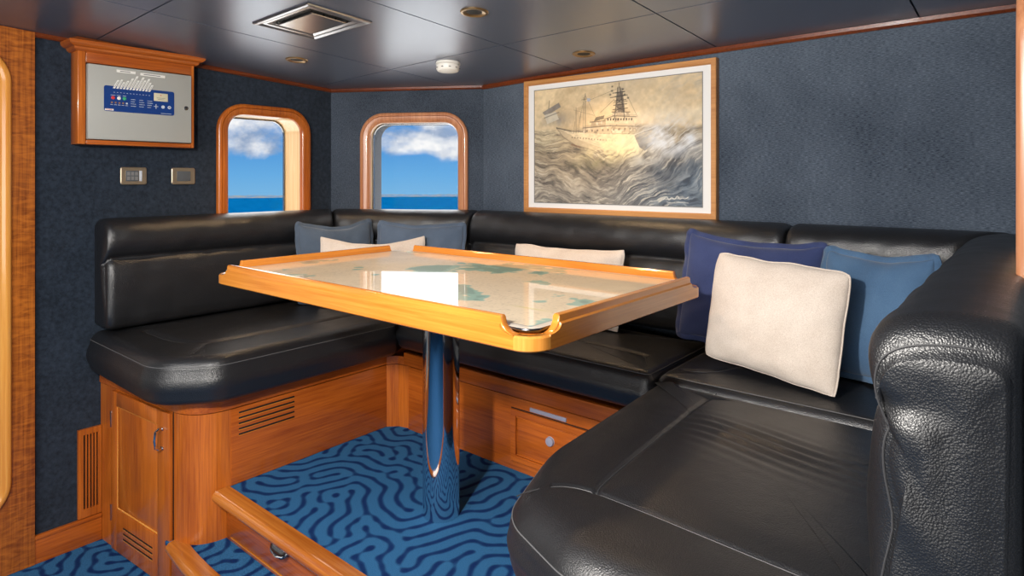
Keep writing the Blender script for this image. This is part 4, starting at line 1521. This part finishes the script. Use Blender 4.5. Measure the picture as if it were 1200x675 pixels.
# ------------------------------------------------------------------ framed picture
def build_picture():
    x0, x1, z0, z1 = -1.820, -0.905, 0.898, 1.503
    yf = YB - 0.030
    T = thing('framed_picture', 'wide oak framed seascape of a ship ploughing through stormy waves', 'picture', ((x0 + x1) / 2, YB, z0))

    def Lp(o, y):
        return [(x0 + o, y, z0 + o), (x1 - o, y, z0 + o), (x1 - o, y, z1 - o), (x0 + o, y, z1 - o)]
    V, F = loft([Lp(0, YB - 0.002), Lp(0, yf + 0.002), Lp(0.002, yf), Lp(0.018, yf), Lp(0.021, yf + 0.003), Lp(0.023, yf + 0.008), Lp(0.023, YB - 0.002), Lp(0, YB - 0.002)])
    mesh('frame', V, F, M['oak'], T)
    MB().box(x0 + 0.023, x1 - 0.023, yf + 0.010, YB - 0.003, z0 + 0.023, z1 - 0.023).build('mat_board', M['mat_board'], T)
    px0, px1, pz0, pz1 = -1.762, -0.962, 0.945, 1.455
    V, F = loft([[(px0 - a, y, pz0 - a), (px1 + a, y, pz0 - a), (px1 + a, y, pz1 + a), (px0 - a, y, pz1 + a)] for a, y in ((0.003, yf + 0.0101), (0.003, yf + 0.0085), (0, yf + 0.0085), (0, yf + 0.0101))])
    mesh('mat_bevel', V, F, M['ink'], T)
    nx, ny = 440, 290
    U, W = np.meshgrid(np.linspace(0, 1, nx), np.linspace(0, 1, ny))     # W up
    sh = (ny, nx)
    na = noise2(sh, 120, 21, 6) - .5
    nb = noise2(sh, 60, 22, 5) - .5
    nc = noise2(sh, 26, 23, 4) - .5
    nd = noise2(sh, 10, 24, 3) - .5
    base = noise2((512, 512), 32, 25, 5) - .5
    base2 = noise2((512, 512), 32, 26, 5) - .5

    def c3(*a): return L3(*a)[None, None]
    def mix(a, b, t):
        t = np.clip(t, 0, 1)[..., None]
        return a * (1 - t) + b * t

    def brush(ang, along, across, tex, warp=0.03):
        """stretched noise: strokes running at ang (degrees)"""
        x = U * 1.5 + warp * nb * 6; y = W + warp * na * 8
        c, q = math.cos(math.radians(ang)), math.sin(math.radians(ang))
        a = (x * c + y * q) * along; b = (-x * q + y * c) * across
        def fold(i):
            i = np.abs(i) % 1022
            return np.where(i > 511, 1022 - i, i)
        return tex[fold(b.astype(int) + 40), fold(a.astype(int) + 90)]
    # sky: warm wash with soft grey cloud sweeping up to the right
    sw = brush(28, 260, 900, base, .05)
    col = mix(c3(196, 172, 136) + 0 * U[..., None], c3(222, 200, 162), 0.5 + 2.4 * na + 1.2 * sw)
    gr = np.clip((U - 0.35) * 1.5, 0, 1) * np.clip((W - 0.60) * 3, 0, 1)
    col = mix(col, c3(160, 152, 140), gr * (0.45 + 2.2 * nb + 1.5 * sw))
    col = mix(col, c3(226, 212, 184), np.exp(-((W - .70) / .06) ** 2) * (U > .6) * .5)
    # sea
    hor = 0.66 + 0.06 * nb - 0.06 * np.clip(U - .55, 0, 1)
    sea_t = np.clip((hor - W) / 0.035, 0, 1)
    rise = np.clip((U - .30) * 3, 0, 1)
    s1 = brush(34, 300, 2300, base) * rise + brush(-12, 300, 2300, base) * (1 - rise)
    s2 = brush(26, 460, 5200, base2) * rise + brush(-6, 460, 5200, base2) * (1 - rise)
    lo = brush(30, 120, 640, base2, .05) * rise + brush(-14, 120, 640, base2, .05) * (1 - rise)
    tone = 0.45 + 1.3 * lo + 1.0 * s1 + .7 * s2
    sea = mix(c3(104, 96, 86) + 0 * U[..., None], c3(184, 168, 142), tone)
    blue = np.clip((U - .42) * 1.8, 0, 1) * np.clip((0.56 - W) * 3.4, 0, 1) + 0.45 * np.clip((0.4 - W) * 3, 0, 1)
    sea = mix(sea, mix(c3(58, 72, 90) + 0 * U[..., None], c3(140, 152, 162), tone), blue * .8)
    sea = mix(sea, c3(214, 198, 160), np.clip((W - .40) * 4, 0, .6) * np.clip(1.1 - U * 1.9, 0, 1) * (.5 + 2.5 * s1))
    foam = np.clip((s1 + .55 * s2 - .10) * 11, 0, 1) * np.clip(.5 + 2.6 * nb, 0, 1)
    sea = mix(sea, c3(222, 216, 200), foam * 0.55)
    dk = np.clip((-s1 - .5 * s2 - .12) * 9, 0, 1)
    sea = mix(sea, c3(76, 74, 72), dk * .35)
    col = mix(col, sea, sea_t)

    # spray burst over the bow
    def blob(cx, cy, rx, ry, p=1.0):
        return np.exp(-(((U - cx) / rx) ** 2 + ((W - cy) / ry) ** 2) ** p)

    def poly(pts, soft=0.0):
        inside = np.zeros(sh, bool)
        q = len(pts)
        for i in range(q):
            xa, ya = pts[i]; xb, yb_ = pts[(i + 1) % q]
            c = ((ya > W) != (yb_ > W)) & (U < (xb - xa) * (W - ya) / (yb_ - ya + 1e-12) + xa)
            inside ^= c
        return inside.astype(float)

    def line(a, b, w):
        return np.clip(1.4 - seg_dist(U * 1.5, W, [(a[0] * 1.5, a[1]), (b[0] * 1.5, b[1])]) / w, 0, 1)
    # second, smaller vessel
    col = mix(col, c3(138, 132, 124), blob(.14, .72, .10, .06) * (0.9 + nc * 2))
    col = mix(col, c3(112, 112, 114), poly([(.055, .80), (.17, .875), (.185, .835), (.08, .765)]) * .8)
    col = mix(col, c3(198, 190, 172), poly([(.07, .775), (.15, .80), (.17, .73), (.09, .695)]) * .9)
    col = mix(col, c3(80, 78, 76), line((.10, .83), (.105, .90), .004) * .8)
    col = mix(col, c3(96, 92, 88), line((.07, .75), (.17, .79), .005) * .7)
    # main vessel: hull, deck houses, masts
    hull = poly([(.155, .655), (.20, .575), (.28, .50), (.40, .45), (.60, .44), (.74, .50), (.775, .60), (.66, .565), (.50, .575), (.36, .595), (.25, .62)])
    col = mix(col, c3(216, 200, 168), hull)
    col = mix(col, c3(150, 140, 124), hull * np.clip(.1 + 2.5 * s2 + 1.5 * nc, 0, .5))
    col = mix(col, c3(150, 134, 112), hull * np.clip((.50 - W) * 9, 0, .8))
    for a, b in (((.155, .655), (.20, .575)), ((.20, .575), (.28, .50)), ((.28, .50), (.36, .465))):
        col = mix(col, c3(110, 98, 84), line(a, b, .005) * .8)
    col = mix(col, c3(176, 160, 134), poly([(.155, .655), (.20, .575), (.28, .50), (.40, .45), (.44, .47), (.30, .545), (.22, .61)]) * .8)
    col = mix(col, c3(120, 62, 46), line((.255, .505), (.31, .478), .005) * .5)
    col = mix(col, c3(70, 66, 62), line((.155, .655), (.25, .62), .006) * .85)
    col = mix(col, c3(110, 100, 88), line((.25, .618), (.66, .565), .005) * .8)
    for k in range(16):
        u = .26 + k * .018
        col = mix(col, c3(60, 58, 58), blob(u, .565 - .05 * (k / 16), .0035, .006) * .9)
    tex = np.clip(.25 + 4 * nc + 4 * nd, 0, .75)
    for pts, cc in (([(.33, .595), (.335, .640), (.50, .645), (.665, .625), (.67, .57)], (196, 178, 150)),
                    ([(.375, .64), (.385, .685), (.50, .692), (.50, .645)], (178, 160, 134)),
                    ([(.47, .64), (.475, .70), (.52, .722), (.635, .705), (.645, .63)], (206, 190, 162)),
                    ([(.51, .72), (.515, .755), (.61, .745), (.615, .708)], (184, 168, 144))):
        m_ = poly(pts)
        col = mix(col, c3(*cc), m_)
        col = mix(col, c3(112, 98, 84), m_ * tex)
        col = mix(col, c3(232, 218, 192), m_ * np.clip(4 * nd - .25, 0, .6))
    for a, b in (((.33, .64), (.50, .646)), ((.50, .646), (.665, .626)), ((.375, .686), (.47, .69)), ((.465, .702), (.52, .724)), ((.52, .724), (.65, .705)), ((.51, .757), (.615, .746))):
        col = mix(col, c3(84, 74, 66), line(a, b, .005) * .8)
        col = mix(col, c3(120, 108, 96), line((a[0], a[1] + .014), (b[0], b[1] + .014), .002) * .6)
    for k in range(10):
        u = .482 + k * .0155
        v = .688 - .0012 * k
        col = mix(col, c3(44, 42, 46), poly([(u, v), (u + .009, v), (u + .009, v + .020), (u, v + .020)]) * .85)
    for k in range(9):
        u = .35 + k * .033
        col = mix(col, c3(84, 76, 70), poly([(u, .605), (u + .010, .605), (u + .010, .622), (u, .622)]) * .7)
    col = mix(col, c3(76, 70, 66), poly([(.40, .69), (.46, .705), (.465, .735), (.41, .722)]) * .8)
    tower = poly([(.532, .745), (.588, .745), (.572, .945), (.546, .945)])
    col = mix(col, c3(150, 140, 126), tower * .75)
    col = mix(col, c3(70, 64, 62), tower * np.clip(.2 + 5 * nd, 0, .7))
    for v in (.775, .81, .845, .88, .91):
        col = mix(col, c3(70, 64, 62), line((.545 - (.95 - v) * .12 - .008, v), (.572 + (.95 - v) * .12 + .008, v + .004), .0045) * .85)
    # lattice mast
    for (a, b, w_) in (((.525, .70), (.545, .955), .0045), ((.585, .70), (.558, .955), .0045), ((.53, .76), (.58, .80), .003), ((.58, .76), (.535, .80), .003),
                       ((.535, .82), (.572, .86), .003), ((.572, .82), (.538, .86), .003), ((.50, .875), (.60, .885), .004), ((.515, .91), (.585, .915), .004),
                       ((.52, .83), (.60, .835), .003), ((.552, .95), (.553, .99), .003), ((.44, .76), (.525, .86), .0018), ((.555, .95), (.345, .86), .0012), ((.60, .88), (.66, .70), .0014)):
        col = mix(col, c3(66, 62, 60), line(a, b, w_) * .85)
    for (u, v) in ((.51, .93), (.512, .965), (.585, .89), (.605, .86), (.575, .935), (.50, .90)):
        col = mix(col, c3(50, 50, 54), blob(u, v, .006, .008))
    # fore masts, rigging, flag
    for (a, b, w_) in (((.345, .60), (.345, .93), .003), ((.33, .60), (.335, .90), .002), ((.285, .60), (.285, .82), .0028), ((.30, .60), (.318, .78), .002), ((.27, .60), (.278, .70), .002),
                       ((.345, .92), (.29, .62), .0012), ((.345, .92), (.41, .72), .0012), ((.27, .80), (.40, .74), .0012), ((.32, .88), (.37, .885), .002)):
        col = mix(col, c3(92, 84, 76), line(a, b, w_) * .85)
    col = mix(col, c3(160, 168, 186), poly([(.355, .865), (.375, .86), (.378, .885), (.357, .89)]) * .8)
    # spray and lit foam
    sp = blob(.60, .49, .15, .085, 1.2) * (0.8 + 2.0 * nc + 2.5 * s1)
    col = mix(col, c3(236, 222, 180), np.clip(sp, 0, 1) * .85)
    sp = blob(.49, .42, .14, .06) * (0.7 + 2.4 * nc + 2.5 * s1)
    col = mix(col, c3(236, 220, 172), np.clip(sp, 0, 1) * .85)
    # dark bow breaking through
    bow = poly([(.64, .555), (.715, .60), (.785, .625), (.775, .56), (.745, .48), (.70, .43), (.67, .46)])
    col = mix(col, c3(72, 68, 68), bow * np.clip(.7 + 3 * nb + 2 * s1, 0, 1) * .85)
    col = mix(col, c3(206, 200, 186), line((.64, .56), (.785, .628), .004) * .7)
    sp = blob(.84, .54, .15, .15, 1.3) * (0.75 + 2.4 * nb + 1.8 * nc + 1.5 * s1)
    col = mix(col, c3(214, 220, 228), np.clip(sp, 0, 1) * .85)
    sp = blob(.73, .36, .10, .05) * (0.5 + 3 * nc)
    col = mix(col, c3(222, 222, 216), np.clip(sp, 0, 1) * .8)
    mist = blob(.92, .66, .22, .07) * (0.7 + 2 * nb)
    col = mix(col, c3(206, 196, 176), np.clip(mist, 0, 1) * .7)
    # dark teal face of the wave in front
    wf = blob(.42, .34, .15, .05) * (.6 + 2 * nc)
    col = mix(col, c3(120, 118, 84), np.clip(wf, 0, 1) * .5)
    wf = blob(.88, .30, .2, .10) * (.6 + 1.6 * nc)
    col = mix(col, c3(58, 74, 92), np.clip(wf, 0, 1) * .7)
    # artist's scribble, lower right
    sg = smooth_path([(.80, .05), (.82, .075), (.83, .04), (.845, .07), (.86, .045), (.875, .085), (.885, .05), (.90, .065), (.915, .055), (.93, .07)], 2)
    col = mix(col, c3(220, 220, 214), np.clip(1.3 - seg_dist(U, W, sg) / .0032, 0, 1) * .8)
    sg = smooth_path([(.82, .03), (.86, .022), (.90, .032), (.93, .026)], 2)
    col = mix(col, c3(220, 220, 214), np.clip(1.3 - seg_dist(U, W, sg) / .0025, 0, 1) * .6)
    col = np.clip(col * (1.04 + .35 * nd[..., None]), 0, 1)
    X = px0 + (px1 - px0) * U; Z = pz0 + (pz1 - pz0) * W
    V = np.stack([X.ravel(), np.full(X.size, yf + 0.0095), Z.ravel()], 1)
    idx = np.arange(nx * ny).reshape(ny, nx)
    F = np.stack([idx[:-1, :-1].ravel(), idx[:-1, 1:].ravel(), idx[1:, 1:].ravel(), idx[1:, :-1].ravel()], 1).tolist()
    o = mesh('painting', V, F, M['painting'], T)
    set_pattern(o, col.reshape(-1, 3))


build_picture()


# ------------------------------------------------------------------ alarm panel and its timber surround
def build_panel():
    T = thing('panel_surround', 'cherry wood surround with a moulded cornice framing the grey alarm box', 'wooden surround', (XL, 0.95, 1.18))
    xf = -2.70
    MB().box(XL + 0.001, xf, 0.748, 0.774, 1.180, 1.545, 0.003).build('side_board', M['cherry_z'], T)
    MB().box(XL + 0.001, xf, 1.152, 1.164, 1.180, 1.545, 0.003).build('side_board', M['cherry_z'], T)
    MB().box(XL + 0.001, xf, 0.7745, 1.1515, 1.180, 1.197, 0.003).build('bottom_board', M['cherry_y'], T)
    MB().box(XL + 0.001, xf, 0.7745, 1.1515, 1.484, 1.540, 0.002).build('top_board', M['cherry_y'], T)
    # cornice, profile swept round three sides by nested loops
    prof = [(0.0, 1.523), (0.006, 1.524), (0.012, 1.529), (0.016, 1.537), (0.024, 1.540), (0.030, 1.545), (0.0335, 1.552), (0.034, 1.559), (0.0, 1.562)]
    loops = []
    for o, z in prof:
        loops.append([(XL + 0.001, 0.748 - o, z), (xf + o, 0.748 - o, z), (xf + o, 1.164 + o, z), (XL + 0.001, 1.164 + o, z)])
    V, F = loft(loops, True, True, True)
    V = [(x, y, z + (zceil(x, y) - 0.002 - 1.562 if z > 1.561 else 0)) for x, y, z in V]
    mesh('cornice', V, F, M['cherry_y'], T)
    # the grey steel box
    B = thing('alarm_control_panel', 'grey steel alarm control box with a blue fascia on the left wall', 'control panel', (XL, 0.963, 1.199))
    MB().box(XL + 0.002, xf - 0.006, 0.778, 1.1505, 1.199, 1.481, 0.003).build('housing', M['grey_box'], B)
    dr = MB().box(xf - 0.005, xf + 0.008, 0.779, 1.1500, 1.200, 1.480, 0.003).build('door', M['grey_box'], B)
    x = xf + 0.0085
    MB().lathe((x - 0.0005, 1.128, 1.343), [(0, 0.003), (0.006, 0.003), (0.0085, 0.0015), (0.0085, 0), (0, 0)], 'X', 20).build('lock', M['pewter'], dr)
    f = [(y, z) for y, z in rrect(0.830, 1.081, 1.308, 1.405, 0.008, 5)]
    V, F = loft([[(xx, y, z) for y, z in f] for xx in (x - 0.0006, x + 0.0010)], True, True, True)
    fa = mesh('fascia', V, F, M['panel_blue'], B)
    x += 0.0011
    MB().box(x, x + 0.001, 1.004, 1.056, 1.362, 1.394, 0.0004).build('display', M['lcd'], fa)
    for a_, b_, c_ in ((1.014, 1.046, 1.374), (1.018, 1.042, 1.3685)): MB().box(x + 0.0011, x + 0.0013, a_, b_, c_, c_ + 0.0015).build('display_print', M['ink'], fa)
    MB().box(x + 0.0011, x + 0.0014, 1.027, 1.032, 1.384, 1.387).build('display_mark', M['red'], fa)
    for y, mt in ((0.860, 'red'), (0.880, 'white'), (0.899, 'green')):
        MB().cyl((x, y, 1.360), 0.0065, 0.0016, 'X', 20, bev=0.0004).build('button', M[mt], fa)
    for k in range(5):
        MB().cyl((x, 0.856 + k * 0.0128, 1.342 + 0.0), 0.0035, 0.0012, 'X', 12).build('indicator', M['amber' if k != 4 else 'ink_white'], fa)
    m = MB()
    for k in range(5): m.box(x, x + 0.0003, 0.851 + k * 0.0128, 0.860 + k * 0.0128, 1.333, 1.3345)
    for k, (a, b) in enumerate(((0.852, 0.868), (0.873, 0.886), (0.893, 0.905))): m.box(x, x + 0.0003, a, b, 1.3695, 1.371)
    for c, y in enumerate((0.921, 0.951, 0.980)):
        for k in range(4):
            w = (0.016, 0.014, 0.018, 0.020)[(k + c) % 4]
            m.box(x, x + 0.0003, y, y + w, 1.3585 - k * 0.0085, 1.3600 - k * 0.0085)
    m.box(x, x + 0.0003, 1.030, 1.070, 1.3135, 1.3150)
    for k in range(12): m.box(x, x + 0.0003, 0.862 + k * 0.0112, 0.8665 + k * 0.0112, 1.3805, 1.3822)
    m.build('printed_text', M['ink_white'], fa)
    for y in (1.038, 1.062): MB().cyl((x, y, 1.340), 0.0065, 0.0012, 'X', 18).build('button', M['ink_white'], fa)
    MB().box(x, x + 0.001, 1.034, 1.042, 1.3385, 1.3415).box(x, x + 0.002, 1.0585, 1.0655, 1.3385, 1.3415).build('button_mark', M['panel_blue'], fa)
    m = MB()
    for a, b in (((1.004, 1.340), (1.020, 1.340)), ((1.012, 1.331), (1.012, 1.349))): m.tube([(x + 0.0005, a[0], a[1]), (x + 0.0005, b[0], b[1])], 0.0012, 6)
    m.build('arrow_keys', M['ink_white'], fa)
    MB().box(x, x + 0.0003, 0.833, 0.862, 1.311, 1.3175).build('maker_strip', M['white'], fa)
    MB().box(x + 0.0003, x + 0.0006, 0.837, 0.858, 1.3135, 1.3155).build('maker_print', M['red'], fa)
    # slanting paper label strips
    xs = xf + 0.0092
    for k in range(12):
        y = 0.863 + k * 0.0112
        z = 1.396
        ln = (0.036, 0.040, 0.030, 0.038, 0.050, 0.062, 0.044, 0.060, 0.048, 0.056, 0.040, 0.030)[k]
        dy, dz = ln * 0.42, ln * 0.9
        w = 0.0036
        V = [(xs, y - w, z), (xs, y + w, z), (xs, y + w + dy, z + dz), (xs, y - w + dy, z + dz)]
        V2 = [(xs + 0.0021, b, c) for a, b, c in V]
        st = mesh('label_strip', V + V2, [(0, 1, 2, 3), (4, 5, 6, 7), (0, 1, 5, 4), (1, 2, 6, 5), (2, 3, 7, 6), (3, 0, 4, 7)], M['white'], B)
        m = MB()
        m.tube([(xs + 0.0024, y + dy * .15, z + dz * .15), (xs + 0.0024, y + dy * .85, z + dz * .85)], 0.0006, 5)
        m.build('strip_print', M['ink'], st)
    for (a, b, z, sl) in ((0.872, 0.938, 1.464, 0.0), (0.955, 1.046, 1.462, 0.0)):
        st = MB().box(xs, xs + 0.0005, a, b, z - 0.005, z + 0.005).build('label_strip', M['white'], B)
        MB().box(xs + 0.0006, xs + 0.0009, a + 0.012, b - 0.018, z - 0.0015, z + 0.0015).build('strip_print', M['ink'], st)

    # switch plates
    for y0, y1, lab, kind in ((0.913, 1.008, 'champagne wall switch plate with dark keys, nearer the timber door', 0), (1.104, 1.199, 'champagne wall switch plate with one grey rocker, nearer the window', 1)):
        S = thing('light_switch', lab, 'switch', (XL, (y0 + y1) / 2, 1.028))
        f = rrect(y0, y1, 1.028, 1.098, 0.008, 5)
        g = rrect(y0 + 0.0025, y1 - 0.0025, 1.0305, 1.0955, 0.007, 5)
        V, F = loft([[(XL + 0.0005, y, z) for y, z in f], [(XL + 0.006, y, z) for y, z in f], [(XL + 0.008, y, z) for y, z in g]], True, True, True)
        mesh('plate', V, F, M['champagne'], S, True, auto=30)
        if kind == 0:
            MB().box(XL + 0.0075, XL + 0.0095, y0 + 0.018, y1 - 0.030, 1.042, 1.084, 0.0008).build('key_block', M['dark_switch'], S)
            m = MB()
            for i in range(3):
                for j in range(2): m.box(XL + 0.0096, XL + 0.0102, y0 + 0.022 + i * 0.0145, y0 + 0.033 + i * 0.0145, 1.047 + j * 0.018, 1.061 + j * 0.018)
            m.build('keys', M['ink'], S)
            MB().box(XL + 0.0075, XL + 0.0095, y1 - 0.028, y1 - 0.018, 1.042, 1.084, 0.0008).build('blank', M['ink_white'], S)
        else:
            MB().box(XL + 0.0075, XL + 0.0105, y0 + 0.020, y1 - 0.020, 1.042, 1.084, 0.0008).build('rocker', M['dark_switch'], S)


build_panel()


# ------------------------------------------------------------------ ceiling fittings
def tilt(x, y):
    # slope of the ceiling at this spot
    return (math.atan(-0.0555), -math.atan(-2 * 0.0078 * x))


def build_ceiling_things():
    def place(o, x, y, dz=0.0):
        o.location = (x, y, zceil(x, y) + dz)
        rx, ry = tilt(x, y)
        o.rotation_euler = (rx, ry, 0)
    V_ = thing('ceiling_vent', 'square brushed metal air diffuser with a central plate on the ceiling', 'vent')
    place(V_, -1.877, 1.196)
    a, b = 0.168, 0.122

    def L_(sx, sy, z): return [(-sx, -sy, z), (sx, -sy, z), (sx, sy, z), (-sx, sy, z)]
    V, F = loft([L_(a, b, 0.0), L_(a, b, -0.004), L_(a - 0.004, b - 0.004, -0.007), L_(a - 0.014, b - 0.012, -0.0085), L_(a - 0.026, b - 0.022, -0.0045), L_(a - 0.036, b - 0.030, -0.0045), L_(a - 0.050, b - 0.042, -0.001), L_(a - 0.050, b - 0.042, 0.004)], True)
    mesh('flange', V, F, M['steel'], V_, local=True)
    V, F = loft([L_(a - 0.050, b - 0.042, -0.0005), L_(a - 0.050, b - 0.042, -0.001)], True, True, True)
    mesh('dark_gap', V, F, M['black'], V_, local=True)
    V, F = loft([L_(a - 0.074, b - 0.062, -0.0012), L_(a - 0.066, b - 0.056, -0.0065), L_(a - 0.069, b - 0.059, -0.0085)], True, True, True)
    mesh('centre_plate', V, F, M['steel'], V_, local=True)
    for sx in (-1, 1):
        for k in range(4): MB().box(sx * (a - 0.064) - 0.002, sx * (a - 0.064) + 0.002, -0.07 + k * 0.045, -0.064 + k * 0.045, -0.006, -0.001).build('clip', M['pewter'], V_, local=True)

    for x, y, lab in ((-2.38, 1.445, 'recessed dark bronze downlight in the ceiling before the left window'),
                      (-1.365, 1.453, 'recessed dark bronze downlight in the ceiling above the table, nearest the viewer'),
                      (-1.367, 2.086, 'recessed dark bronze downlight in the ceiling above the framed picture')):
        D = thing('downlight', lab, 'ceiling light', group='recessed downlights')
        place(D, x, y)
        MB().lathe((0, 0, 0), [(0.034, 0.0005), (0.034, -0.003), (0.037, -0.005), (0.043, -0.0045), (0.0455, -0.001), (0.0455, 0.0005)], 'Z', 40).build('trim_ring', M['bronze'], D, local=True)
        MB().lathe((0, 0, 0), [(0.0345, -0.003), (0.026, -0.0012), (0.025, -0.0008)], 'Z', 40).build('reflector', M['bronze'], D, local=True)
        MB().cyl((0, 0, -0.0012), 0.0255, 0.0008, 'Z', 28).build('bulb', M['black'], D, local=True)
        ld = bpy.data.lights.new('downlight_lamp', 'SPOT')
        ld.energy = 9; ld.color = (1.0, 0.66, 0.34); ld.spot_size = math.radians(120); ld.spot_blend = 0.8; ld.shadow_soft_size = 0.02
        lo_ = bpy.data.objects.new('downlight_lamp', ld); COL.objects.link(lo_); lo_.parent = D; lo_.location = (0, 0, -0.012)

    S = thing('smoke_detector', 'white round smoke detector on the ceiling over the corner', 'smoke detector')
    place(S, -1.905, 1.865)
    MB().lathe((0, 0, 0), [(0, -0.0005), (0.050, -0.0005), (0.052, -0.004), (0.052, -0.010), (0.049, -0.012)], 'Z', 48).build('base', M['white'], S, local=True)
    MB().lathe((0, 0, 0), [(0.046, -0.011), (0.049, -0.014), (0.049, -0.030), (0.044, -0.038), (0.030, -0.041), (0, -0.0415)], 'Z', 48).build('head', M['white'], S, local=True)
    for k in range(10):
        a_ = 2 * PI * k / 10
        MB().box(0.0480 * math.cos(a_) - 0.004, 0.0480 * math.cos(a_) + 0.004, 0.0480 * math.sin(a_) - 0.004, 0.0480 * math.sin(a_) + 0.004, -0.0295, -0.0265).build('sensor_slot', M['ink'], S, local=True)


build_ceiling_things()
